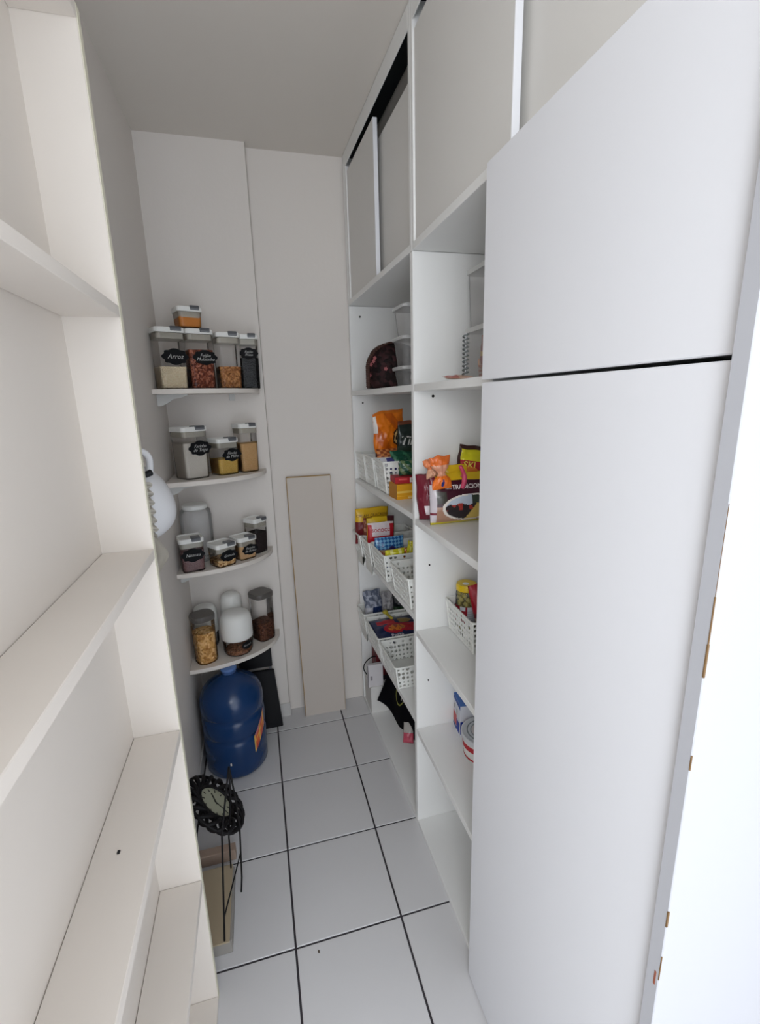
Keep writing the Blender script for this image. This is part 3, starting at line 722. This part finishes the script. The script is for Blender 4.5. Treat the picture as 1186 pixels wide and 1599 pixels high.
tub((xs, 1.77, zt+.076), 'middle clear tub of the stack beside the dark bag', h=.105)
tub((xs+.004, 1.77, zt+.182), 'topmost clear tub of the stack beside the dark bag', h=.107)
bm = bmesh.new(); bmesh.ops.create_icosphere(bm, subdivisions=3, radius=.034)
for v in bm.verts: v.co *= 1+.25*noise.noise(v.co*60); v.co.z *= .8
o = bmobj('crumpled_bag', bm, mat('translucent_white_film', (205, 203, 202), .5), smooth=True); o.location = (xs+.02, 1.765, zt+.225); tag(o, 'crumpled white plastic bag inside the topmost clear tub', 'bag')
bm = bmesh.new(); bmesh.ops.create_icosphere(bm, subdivisions=3, radius=.030)
for v in bm.verts: v.co *= 1+.3*noise.noise(v.co*70+Vector((3, 0, 0))); v.co.z *= .8
o = bmobj('crumpled_bag', bm, MATS['translucent_white_film'], smooth=True); o.location = (xs+.012, 1.765, zt+.036); tag(o, 'crumpled white plastic bag inside the lowest clear tub', 'bag')

# shelf 2 packets
def p_orange(u, v):
    if v > .93: return (206, 110, 30)
    if (u-.72)**2*1.1+(v-.42)**2 < .021: return (216, 180, 120)
    if (u-.72)**2*1.1+(v-.42)**2 < .034: return (60, 32, 20)
    if u < .1 and v > .55: return (216, 210, 205)
    if v < .12: return (66, 40, 44)
    return (224, 118, 24) if (math.sin(u*9+v*7) > -.3) else (198, 94, 20)
pouch('snack_bag', .15, .195, .05, p_orange, (.575, 2.0, zs2+.135), (R(6), R(-6), R(14)), 5, wr=1.6, nu=44, nv=50, texts=[('C', .72, .42, .045, (50, 26, 16), 0)])
tag(bpy.data.objects['snack_bag'], 'shiny orange snack bag standing up in the middle basket of the snack shelf', 'packet')
def p_green(u, v): return (120, 70, 50) if v > .9 else ((32, 44, 40) if v > .3 else (54, 70, 60))
o = pouch('snack_bag', .16, .15, .04, p_green, (.668, 1.955, zs2+.135), (R(4), 0, R(8)), 6, wr=1.2, texts=[('Tilit', .3, .45, .052, (205, 205, 200), .3)]); tag(o, 'dark green snack bag with white writing right of the orange bag', 'packet')
def p_br(u, v): return (216, 140, 80) if (int(u*9)+int(v*7)) % 2 else (146, 70, 40)
o = pouch('biscuit_packet', .12, .07, .035, p_br, (.563, 1.955, zs2+.10), (R(-12), 0, R(10)), 7); tag(o, 'brown and orange biscuit packet lying in front of the orange bag', 'packet')
def p_gr(u, v): return (18, 78, 58) if (math.sin(u*17+v*5) > -.6) else (60, 120, 90)
o = pouch('crisps_packet', .15, .08, .045, p_gr, (.62, 1.875, zs2+.088), (R(-22), 0, R(8)), 8, wr=1.5); tag(o, 'glossy dark green packet in the nearest snack basket', 'packet')
def p_bl(u, v): return (60, 60, 130) if u > .35 else (225, 225, 232)
o = pouch('cream_packet', .08, .065, .03, p_bl, (.535, 1.86, zs2+.078), (R(-20), 0, R(6)), 9); tag(o, 'blue and white packet peeking over the nearest snack basket', 'packet')
def p_mx(u, v): return (150, 50, 70) if math.sin(u*12) > 0 else (196, 150, 110)
o = pouch('sweet_packet', .13, .05, .03, p_mx, (.66, 1.925, zs2+.108), (R(-15), 0, 0), 10, wr=1.5); tag(o, 'crumpled pink and beige packet under the dark green bag', 'packet')
# yellow carton, red carton, green sachet at the near end
o = carton('yellow_carton', .15, .085, .058, (226, 160, 28), (.580, 1.735, zs2), R(4), prints=[('left', 0, 0, 1, 1, (190, 128, 40)), ('front', 0, .42, 1, .56, (238, 196, 90)), ('front', 0, .2, 1, .24, (240, 180, 60)), ('front', .3, .06, .42, .16, (244, 210, 130))]); tag(o, 'small yellow orange carton at the near end of the snack shelf', 'box')
o = carton('red_carton', .14, .08, .024, (178, 30, 44), (.580, 1.745, zs2+.0585), R(-3), prints=[('front', .42, .12, .62, .9, (228, 222, 215)), ('front', .1, .55, .34, .8, (216, 90, 90)), ('front', .47, .25, .57, .75, (120, 60, 70)), ('front', .8, .1, .95, .9, (200, 200, 205))]); tag(o, 'flat red carton stacked on the yellow carton', 'box')
def p_g2(u, v): return (28, 80, 56) if math.sin(u*21+v*9) > -.2 else (110, 130, 90)
o = pouch('seasoning_sachet', .12, .06, .028, p_g2, (.597, 1.75, zs2+.083), (R(8), 0, 0), 11, wr=1.3); tag(o, 'dark green crumpled sachet on top of the red carton', 'packet')

# shelf 3 packets
def p_cr(u, v): return (220, 176, 28) if v > .62 else ((116, 28, 34) if (u < .42 or u > .7) else (150, 56, 40))
o = pouch('cracker_packet', .165, .18, .045, p_cr, (.520, 2.175, zs3+.055), (R(4), 0, R(3)), 12, wr=.6, texts=[('CREAM CRACKERS', .5, .80, .019, (110, 60, 20), 0)]); tag(o, 'tall yellow and maroon cracker packet at the far end of the packet shelf', 'packet')
def p_fl(u, v): return (126, 60, 44) if math.sin(v*26+u*3) > -.4 else (168, 110, 80)
o = pouch('brown_packet', .045, .17, .03, p_fl, (.485, 2.12, zs3+.03), (R(4), 0, R(12)), 13, wr=1.2); tag(o, 'narrow reddish brown packet beside the tall cracker packet', 'packet')
def p_ye(u, v):
    if u > .74: return (80, 34, 44) if v < .75 or v > .9 else (90, 44, 44)
    return (228, 190, 30) if not (.35 < u < .6 and .35 < v < .6) else (170, 120, 30)
o = pouch('biscuit_packet', .135, .125, .04, p_ye, (.538, 2.07, zs3+.085), (R(3), 0, R(2)), 14, wr=.6, texts=[('mil', .3, .5, .028, (120, 70, 20), .2)]); tag(o, 'bright yellow biscuit packet with maroon end behind the red and white packet', 'packet')
def p_so(u, v):
    if v > .93: return (226, 214, 214)
    if .15 < u < .83 and .45 < v < .92: return (226, 212, 214)
    return (186, 24, 40)
o = pouch('coconut_packet', .125, .115, .03, p_so, (.522, 2.005, zs3+.086), (R(2), 0, R(2)), 15, nu=40, nv=40, wr=.4, texts=[('SOCOCO', .49, .68, .0205, (176, 24, 40), 0)]); tag(o, 'red and white coconut packet in the second basket of the packet shelf', 'packet')
def p_ld(u, v):
    if v > .42:
        q = (math.sin((u*8+v*6)*math.pi) > 0) != (math.sin((u*8-v*6)*math.pi) > 0)
        if abs(u-.55)+abs(v-.45) < .14: return (60, 44, 100)
        return (24, 84, 152) if q else (120, 178, 216)
    if abs(u-.55)+abs(v-.42) < .15: return (70, 50, 110)
    return (186, 150, 112)
o = pouch('grain_packet', .135, .092, .035, p_ld, (.540, 1.925, zs3+.058), (R(-2), 0, R(3)), 16, nu=44, nv=44, wr=.6, texts=[('Flococo', .42, .2, .026, (170, 40, 50), 0)]); tag(o, 'blue and white diamond patterned packet in front of the red packet', 'packet')
def p_yl(u, v): return (214, 206, 40) if math.sin(u*15) > -.5 else (236, 232, 150)
o = pouch('yellow_bag', .085, .03, .026, p_yl, (.522, 1.778, zs3+.108), (R(-10), 0, R(4)), 17, wr=1); tag(o, 'rolled yellow bag lying over the rim of the larger basket', 'packet')
o = pouch('twisted_yellow_bag', .034, .06, .02, p_yl, (.592, 1.80, zs3+.10), (R(-6), R(18), R(8)), 18, wr=1.5); tag(o, 'twisted top of a pale yellow bag standing up from the larger basket', 'packet')
def p_or(u, v): return (200, 110, 30) if math.sin(u*22+v*8) > 0 else (86, 44, 24)
o = pouch('orange_packet', .15, .05, .03, p_or, (.64, 1.80, zs3+.078), (R(-12), 0, 0), 19, wr=1.2); tag(o, 'orange and brown packet at the back of the larger basket', 'packet')
# the red and blue sweets seen through the basket holes
for nm, c, lc, lab in (('red_sweet', (170, 70, 48), (.575, 1.782, zs3+.058), 'round reddish sweet behind the holes of the larger basket'), ('blue_sweet', (24, 96, 170), (.497, 1.79, zs3+.052), 'round blue sweet behind the holes of the larger basket')):
    bm = bmesh.new(); bmesh.ops.create_icosphere(bm, subdivisions=2, radius=.0105); o = bmobj(nm, bm, mat(nm, c, .35), smooth=True); o.location = lc; tag(o, lab, 'sweet')
o = carton('tea_box', .07, .06, .085, (222, 196, 60), (.592, 1.575, zs3+.006), R(8), prints=[('left', 0, .0, 1, 1, (60, 60, 56)), ('front', .0, 0, .16, 1, (220, 214, 190)), ('front', .2, 0, 1, .2, (190, 60, 40)), ('front', .3, .3, .8, .8, (214, 180, 40))]); tag(o, 'small yellow box standing in the nearest basket of the packet shelf', 'box')

# shelf 4
def p_sv(u, v):
    if v < .3: return (28, 48, 92) if u > .4 else (190, 190, 198)
    return (150, 156, 172) if noise.noise(Vector((u*7, v*7, 2))) > 0 else (96, 104, 124)
o = pouch('foil_pouch', .095, .125, .055, p_sv, (.525, 2.19, zs4+.075), (R(-18), 0, R(6)), 20, wr=1.8); tag(o, 'silver grey foil pouch with a blue end at the far end of the low shelf', 'packet')
def p_s2(u, v): return (170, 168, 170) if noise.noise(Vector((u*5, v*5, 5))) > 0 else (140, 138, 142)
o = pouch('grey_pouch', .07, .11, .04, p_s2, (.605, 2.20, zs4+.07), (R(-12), 0, 0), 21, wr=1.6); tag(o, 'plain grey pouch beside the silver foil pouch', 'packet')
def p_dg(u, v): return (20, 24, 30) if v > .35 else (34, 62, 36)
o = pouch('dark_pouch', .09, .13, .04, p_dg, (.67, 2.17, zs4+.06), (R(-10), 0, 0), 22, wr=1.2); tag(o, 'near black pouch with green lower part beside the grey pouch', 'packet')
def p_pa(u, v):
    x, y = (u-.47), (v-.45)
    if x*x*1.6+y*y*3.4 < .055:
        return (206, 118, 40) if noise.noise(Vector((u*14, v*14, 1))) > -.1 else (150, 60, 30)
    if x*x*1.2+y*y*2.2 < .085 or (.62 < u and .25 < v < .6): return (178, 26, 44)
    if (u-.72)**2+(v-.76)**2 < .02: return (150, 124, 60)
    if .12 < u < .5 and .6 < v < .85 and noise.noise(Vector((u*6, v*6, 3))) > -.2: return (180, 34, 48)
    return (20, 34, 78)
o = pouch('pasta_packet', .23, .195, .04, p_pa, (.588, 1.885, zs4+.070), (R(-82), 0, R(2)), 23, nu=44, nv=40, wr=.8, texts=[('Pasta', .42, .17, .028, (214, 210, 220), 0)]); tag(o, 'navy blue and red pasta packet lying flat on the middle basket of the low shelf', 'packet')
e = empty('bag_clip', (.567, 2.075, zs4+.112), R(10)); tag(e, 'yellow plastic bag clip on the top of the pasta packet', 'clip')
YP = mat('yellow_plastic', (196, 180, 50), .4)
bm = bmesh.new(); addbox(bm, -.008, .008, -.045, .03, 0, .006); bmesh.ops.bevel(bm, geom=bm.edges[:], offset=.002, segments=1, affect='EDGES'); bmobj('arm', bm, YP, e)
bm = bmesh.new(); lathe(bm, [(.012, .0), (.014, .004), (.012, .012)], 20, c=(0, .032, 0)); bmobj('head', bm, YP, e)
# bottom of the far unit
o = carton('maroon_bag', .09, .08, .225, (92, 18, 28), (.560, 2.19, zsb+.151), R(2), prints=[('front', 0, 0, 1, .12, (28, 18, 22)), ('left', .2, .1, .5, .9, (120, 34, 40)), ('front', .6, .1, .9, .9, (60, 14, 22))]); tag(o, 'dark red paper bag standing behind the white router', 'bag')
o = carton('router_box', .080, .02, .125, (214, 210, 212), (.500, 2.115, zsb+.1505), 0, rot=(R(0), 0, R(0)), prints=[('front', .16, .3, .3, .5, (150, 144, 148)), ('front', .0, 0, .03, 1, (50, 48, 52))])
tag(o, 'white plastic router with black edge standing on the white carton', 'router')
o2 = carton('white_carton', .15, .14, .150, (222, 220, 216), (.548, 2.170, zsb), 0); tag(o2, 'plain white carton at the far end of the bottom shelf under the router', 'box')
bm = bmesh.new(); tube(bm, curve([(.53, 2.16, .305), (.49, 2.14, .318), (.455, 2.14, .29), (.448, 2.14, .255), (.462, 2.13, .23), (.480, 2.13, .228)], 10), .0028, 8)
o = bmobj('power_cable', bm, BLACK, smooth=True); tag(o, 'black cable looping out beside the white router', 'cable')
bm = bmesh.new(); tube(bm, curve([(.556, 2.128, .29), (.560, 2.125, .24), (.552, 2.12, .19), (.565, 2.12, .165)], 10), .0015, 6); tube(bm, curve([(.575, 2.128, .27), (.566, 2.125, .22), (.556, 2.12, .19)], 10), .0012, 6)
o = bmobj('thin_cable', bm, BLACK, smooth=True); tag(o, 'thin dark cable hanging at the right side of the router', 'cable')
# black tote bag lying over the bottom shelf
CL = mat('black_canvas', (14, 13, 20), .8, .2, bump=.2, bscale=120)
tb = empty('tote_bag', (.60, 1.9, zsb)); tag(tb, 'black fabric tote bag with round yellow print slumped on the bottom shelf', 'bag')
bm = bmesh.new(); nx_, ny_ = 26, 14; g = {}
A0, A1 = Vector((.500, 2.085, .10)), Vector((.62, 1.80, .045)); B0, B1 = Vector((.555, 2.06, .30)), Vector((.68, 1.80, .26))
for j in range(ny_+1):
    for i in range(nx_+1):
        u, v = i/nx_, j/ny_
        p = (A0*(1-v)+B0*v)*(1-u)+(A1*(1-v)+B1*v)*u
        p += Vector((.012*math.sin(u*7+v*2), 0, -.035*math.sin(math.pi*u)*(1-v)+.012*math.sin(u*11)*(1-v)))
        p.x += .02*(1-v)**2*math.sin(math.pi*u)
        g[i, j] = bm.verts.new(p-Vector((.60, 1.9, zsb)))
for j in range(ny_):
    for i in range(nx_): bm.faces.new((g[i, j], g[i+1, j], g[i+1, j+1], g[i, j+1]))
bmesh.ops.solidify(bm, geom=bm.faces[:], thickness=-.035); bmobj('body', bm, CL, tb, smooth=True)
def tp(u, v, off=.004):
    p = (A0*(1-v)+B0*v)*(1-u)+(A1*(1-v)+B1*v)*u
    p += Vector((.012*math.sin(u*7+v*2), 0, -.035*math.sin(math.pi*u)*(1-v)+.012*math.sin(u*11)*(1-v))); p.x += .02*(1-v)**2*math.sin(math.pi*u)
    n_ = (A1-A0).cross(B0-A0).normalized()
    if n_.x > 0: n_ = -n_
    return p+n_*off-Vector((.60, 1.9, zsb))
YG = mat('lime_print', (150, 150, 70), .7); WP = mat('pale_print', (150, 146, 136), .7)
bm = bmesh.new(); pv = None
for i in range(25):
    a = R(20+i*13); q = [bm.verts.new(tp(.46+.11*k*math.cos(a), .70+.22*k*math.sin(a), .006)) for k in (1, .86)]
    if pv: bm.faces.new((pv[0], q[0], q[1], pv[1]))
    pv = q
bmobj('round_print', bm, YG, tb)
bm = bmesh.new()
for (u, v) in ((.50, .62), (.545, .60), (.59, .58), (.50, .74), (.55, .72)):
    q = [bm.verts.new(tp(a, b_, .006)) for a, b_ in ((u, v), (u+.022, v), (u+.022, v+.10), (u, v+.10))]; bm.faces.new(q)
bmobj('letter_print', bm, WP, tb)
o = pouch('pink_packet', .05, .09, .02, lambda u, v: (200, 84, 104) if v < .5 else (190, 186, 180), (.585, 1.835, zsb+.002), (R(-30), 0, R(-25)), 24); tag(o, 'small pink and clear packet under the black tote bag', 'packet')

# ================================================================== NEAR UNIT CONTENTS
# shelf 1
e = empty('tall_container', (.692, 1.26, 1.655)); tag(e, 'tall clear plastic container with food packets at the right of the upper open shelf', 'container')
bm = bmesh.new(); prism(bm, [(rrect(.15, .14, .012), .0005), (rrect(.155, .145, .012), .138)], (True, False)); bmobj('body', bm, FROST, e)
bm = bmesh.new(); prism(bm, [(rrect(.16, .15, .012), .134), (rrect(.16, .15, .012), .146), (rrect(.15, .14, .012), .148)]); bmobj('lid', bm, mat('frost_lid', (196, 196, 194), .4), e)
e = empty('tall_container', (.694, 1.26, 1.8032)); tag(e, 'second clear plastic container stacked on top of the tall one on the upper open shelf', 'container')
bm = bmesh.new(); prism(bm, [(rrect(.14, .13, .012), .0005), (rrect(.15, .14, .012), .145)], (True, False)); bmobj('body', bm, FROST, e)
bm = bmesh.new(); prism(bm, [(rrect(.156, .146, .012), .141), (rrect(.156, .146, .012), .153), (rrect(.146, .136, .012), .155)]); bmobj('lid', bm, MATS['frost_lid'], e)
o = pouch('sweets_bag', .085, .075, .05, lambda u, v: (222, 170, 50) if noise.noise(Vector((u*6, v*6, 1))) > 0 else (170, 80, 50), (.662, 1.235, 1.66+.035), (0, 0, 0), 31, wr=1.6); tag(o, 'yellow and red sweets bag inside the tall clear container', 'packet')
o = pouch('crackers_bag', .11, .05, .06, lambda u, v: (214, 176, 150) if noise.noise(Vector((u*7, v*7, 7))) > 0 else (196, 120, 90), (.672, 1.24, 1.660), (0, 0, 0), 32, wr=1.6); tag(o, 'pale orange food bag at the bottom of the tall clear container', 'packet')
o = pouch('blue_packet', .05, .070, .02, lambda u, v: (36, 140, 176), (.670, 1.235, 1.655+.062), (0, R(28), 0), 33); tag(o, 'turquoise packet in the upper part of the tall clear container', 'packet')
e = empty('coiled_strip', (.574, 1.236, 1.6555)); tag(e, 'upright clear ribbed plastic strip beside the tall container', 'strip')
bm = bmesh.new()
tube(bm, [(.008*math.cos(t*1.1), .008*math.sin(t*1.1), .002+t*.0019) for t in [i*.5 for i in range(128)]], .0022, 6); bmobj('coil', bm, mat('clear_grey', (120, 126, 126), .3), e, smooth=True)
bm = bmesh.new(); tube(bm, [(0, 0, 0), (0, 0, .124)], .0035, 8); bmobj('core', bm, FROST, e)
o = pouch('flat_packet', .075, .055, .010, lambda u, v: (206, 170, 150) if u > .4 else (176, 96, 84), (.535, 1.20, 1.6565), (R(-86), 0, 0), 34, wr=.4); o.rotation_euler = (R(-84), 0, 0); o.location = (.545, 1.19, 1.662); tag(o, 'flat pinkish packet lying on the upper open shelf', 'packet')
# shelf 2: big food bag
z_s = 1.227
def p_tr(u, v):
    if v < .05: return (206, 190, 40)
    if u < .075: return (206, 198, 204) if .25 < v < .8 or v < .2 else (120, 30, 52)
    x, y = (u-.54)/.40, (v-.33)/.27
    d = x*x+y*y
    if d < .80:
        if y > .25+.25*noise.noise(Vector((u*9, 0, 0))) : return (190, 200, 214) if u < .56 else (50, 62, 50)
        if x-y*.35 > .12: return (206, 178, 92)
        if noise.noise(Vector((u*14, v*9, 3))) > .18 and y > -.2: return (164, 56, 48)
        return (40, 32, 36)
    if d < 1.0: return (228, 222, 214)
    if v < .36: return (168, 128, 106)
    if v > .86: return (216, 178, 30)
    if u < .2 and .42 < v < .66: return (62, 60, 52)
    return (62, 18, 34)
fb = pouch('food_bag', .23, .158, .065, p_tr, (.622, 1.335, z_s+.0005), (R(-2), 0, R(2)), 41, nu=84, nv=64, wr=.5, texts=[('TRADICIONAL', .55, .735, .0185, (236, 230, 228), 0), ('nesta', .235, .725, .009, (225, 215, 215), 0)])
tag(fb, 'large maroon bag printed with a plate of beans and rice on the second open shelf', 'packet')
def p_mr(u, v): return (216, 206, 210) if .12 < v < .32 and u > .4 else (112, 26, 44)
o = pouch('maroon_pouch', .07, .15, .05, p_mr, (.524, 1.385, z_s+.004), (0, R(-3), R(-30)), 42, wr=1); tag(o, 'maroon pouch tucked behind the left end of the large bean bag', 'packet')
def p_oc(u, v):
    if v > .74: return (222, 110, 44)
    if v > .4: return (214, 150, 120)
    if (u-.5)**2*2.2+(v-.18)**2 < .012: return (40, 50, 120)
    return (232, 116, 34)
def twisted(name, loc, W, H, paint, seed, rot):
    o = pouch(name, W, H, .035, paint, loc, rot, seed, wr=1.2, base=None)
    for v in o.data.vertices:
        t = v.co.z/H; s = 1-.62*math.exp(-((t-.48)/.16)**2)
        v.co.x *= s; v.co.y *= s
    return o
o = twisted('orange_bag', (.535, 1.300, z_s+.118), .062, .100, p_oc, 43, (R(-3), R(-4), 0)); tag(o, 'orange bag with a gathered twisted top above the left of the bean bag', 'packet')
def p_ox(u, v): return (222, 120, 60)
o = twisted('small_orange_bag', (.512, 1.325, z_s+.15), .035, .060, lambda u, v: (220, 130, 84) if v > .45 else (210, 160, 130), 44, (0, R(-16), 0)); tag(o, 'small gathered orange bag top just left of the orange bag', 'packet')
def p_ki(u, v):
    if v > .86 or u < .06: return (60, 30, 26)
    if .22 < v < .5: return (176, 40, 44)
    return (216, 208, 34)
o = pouch('yellow_snack_bag', .12, .10, .04, p_ki, (.668, 1.375, z_s+.135), (R(-4), R(10), 0), 45, nu=36, nv=36, wr=1, texts=[('SKI', .28, .35, .030, (230, 214, 90), .1)]); tag(o, 'yellow bag with red band behind the right end of the bean bag', 'packet')
o = pouch('yellow_orange_bag', .12, .075, .03, lambda u, v: (222, 182, 28) if u < .6 else (214, 120, 50), (.625, 1.365, z_s+.105), (0, 0, 0), 46, wr=.8); tag(o, 'yellow bag edge showing above the middle of the bean bag', 'packet')
e = empty('bag_clip', (.602, 1.292, z_s+.118), 0); tag(e, 'pink plastic bag clip gripping the top of the bean bag', 'clip')
PK = mat('pink_plastic', (206, 76, 108), .35)
for s in (-1, 1):
    bm = bmesh.new(); tube(bm, curve([(-.006+s*.003, s*.004, .0), (s*.004, s*.006, .02), (-.002+s*.001, s*.004, .042), (-.014+s*.004, s*.011, .068)], 6), [.0065]*6+[.0075]*6+[.006]*6+[.005], 8)
    bmobj('arm', bm, PK, e, smooth=True)
bm = bmesh.new(); tube(bm, [(-.006, -.007, .036), (-.006, .007, .036)], .004, 8); bmobj('pivot', bm, PK, e)
# shelf 3: olive jar and red pouch in the basket
oj = empty('olive_jar', (.650, 1.365, .8265)); tag(oj, 'glass jar of green olives with yellow lid standing in the white basket', 'jar')
r = .036
bm = bmesh.new(); lathe(bm, [(r*.92, 0), (r, .006), (r, .140), (r*.93, .152), (r*.84, .157)], 36); bmobj('glass', bm, clear('jar_glass', (.93, .93, .88), .95, .04), oj, smooth=True)
bm = bmesh.new(); lathe(bm, [(r*.90, .154), (r*.98, .156), (r*.98, .171), (r*.90, .177)], 36); bmobj('lid', bm, mat('yellow_metal_lid', (226, 190, 24), .3), oj)
bm = bmesh.new(); lathe(bm, [(.011, .1772), (.011, .1777)], 24, c=(-.006, -.006, 0)); bmobj('lid_badge', bm, WPL, oj)
quads = []
def lp(a, z, l=.0006): return ((r+l)*math.cos(a), (r+l)*math.sin(a), z)
for k in range(36):
    a0, a1 = R(170+k*10-90), R(180+k*10-90); d0 = (170+k*10-90) % 360
    white = 245 < d0 < 320
    for z0_, z1_, cc in ((.045, .090, (206, 208, 214) if white else (160, 24, 44)), (.090, .104, (206, 208, 214) if (white or 200 < d0 < 235) else (150, 22, 40))):
        quads.append(([lp(a0, z0_), lp(a1, z0_), lp(a1, z1_), lp(a0, z1_)], cc))
    if white:
        for q in range(5): quads.append(([lp(a0, .055+q*.008, .0009), lp(a1, .055+q*.008, .0009), lp(a1, .0565+q*.008, .0009), lp(a0, .0565+q*.008, .0009)], (140, 140, 150)))
colmesh('paper_label', quads, PRC, oj)
OL = mat('olive_green', (168, 156, 78), .35)
random.seed(5); k = 0
src = None
for lay in range(9):
    for i in range(6 if lay % 2 else 5):
        a = 2*math.pi*i/(6 if lay % 2 else 5)+lay*.5; rr = .0235
        if src is None:
            bm = bmesh.new(); bmesh.ops.create_icosphere(bm, subdivisions=2, radius=.0105); bmesh.ops.scale(bm, vec=(.9, .9, 1.1), verts=bm.verts)
            o = bmobj('olive', bm, OL, smooth=True); src = o
        else: o = src.copy(); COL.objects.link(o)
        o.location = (.650+rr*math.cos(a), 1.365+rr*math.sin(a), .8265+.014+lay*.0158); o.rotation_euler = (random.uniform(0, 3), random.uniform(0, 3), 0)
        tag(o, 'green olive packed inside the glass jar with yellow lid', 'olive', 'olives in the glass jar')
def p_rd(u, v): return (170, 26, 46) if v > .5 else ((120, 40, 50) if noise.noise(Vector((u*6, v*6, 0))) > 0 else (196, 170, 150))
o = pouch('red_pouch', .085, .19, .045, p_rd, (.712, 1.30, .832), (R(-3), R(-12), R(-10)), 51, wr=1.2); tag(o, 'red glossy pouch leaning beside the olive jar in the basket', 'packet')
o = pouch('dark_sachet', .10, .060, .03, lambda u, v: (50, 26, 40), (.690, 1.262, .832), (R(-8), 0, R(-6)), 52, wr=1); tag(o, 'dark purple sachet at the bottom of the olive jar basket', 'packet')
# shelf 4: blue-white carton and round tub
o = carton('cream_carton', .13, .085, .125, (212, 214, 222), (.692, 1.372, .4265), R(-8), prints=[('left', 0, .87, 1, 1, (30, 70, 150)), ('top', 0, 0, 1, 1, (80, 120, 190)), ('left', .0, .12, .5, .48, (190, 90, 90)), ('left', .0, .0, .5, .1, (60, 90, 150)), ('left', .5, .05, .9, .4, (30, 54, 150)), ('left', .15, .6, .25, .75, (150, 140, 130)), ('left', .5, .55, .62, .72, (140, 150, 130)), ('front', 0, .1, .6, .5, (30, 54, 150))])
tag(o, 'blue and white carton on the lower open shelf behind the round tub', 'box')
e = empty('round_tub', (.662, 1.242, .4265)); tag(e, 'round white tub with red bands and circular lid print on the lower open shelf', 'tub')
bm = bmesh.new(); lathe(bm, [(.060, 0), (.064, .003), (.071, .078)], 44); bmobj('body', bm, WPL, e, smooth=True)
bm = bmesh.new(); lathe(bm, [(.073, .074), (.075, .078), (.075, .090), (.071, .092), (.066, .0905), (.060, .0895)], 44); bmobj('lid', bm, mat('lid_grey_white', (206, 208, 212), .4), e, smooth=False)
quads = []
for k in range(44):
    a0, a1 = 2*math.pi*k/44, 2*math.pi*(k+1)/44
    for zz0, zz1 in ((.010, .018), (.045, .066)):
        f = lambda z: .064+(.007)*(z-.003)/.075+.0006
        quads.append(([(f(zz0)*math.cos(a0), f(zz0)*math.sin(a0), zz0), (f(zz0)*math.cos(a1), f(zz0)*math.sin(a1), zz0), (f(zz1)*math.cos(a1), f(zz1)*math.sin(a1), zz1), (f(zz1)*math.cos(a0), f(zz1)*math.sin(a0), zz1)], (186, 36, 48)))
    for ra, rb_, cc in ((.052, .056, (120, 128, 132)), (.040, .044, (150, 156, 160)), (.0, .040, (214, 206, 206))):
        quads.append(([(ra*math.cos(a0), ra*math.sin(a0), .0925), (rb_*math.cos(a0), rb_*math.sin(a0), .0925), (rb_*math.cos(a1), rb_*math.sin(a1), .0925), (ra*math.cos(a1), ra*math.sin(a1), .0925)], cc))
colmesh('printed_band', quads, PRC, e)
bm = bmesh.new(); lathe(bm, [(.0595, .0888), (.0595, .0922)], 44); bmobj('lid_disc', bm, MATS['lid_grey_white'], e)
lettering('JJJ', lambda x, y: Vector((-.014+x*.026+y*.004, -.004+y*.026, .0932)), mat('ink_red', (170, 40, 40), .5), e)
# specks on the floor
for x_, y_, nm in ((.055, 1.09, 'small brown crumb on a floor tile in the foreground'),):
    p = box('dark_speck', x_, x_+.005, y_, y_+.008, 0, .002, mat('crumb_brown', (70, 56, 44), .8), bev=.0008); tag(p, nm, 'crumb')
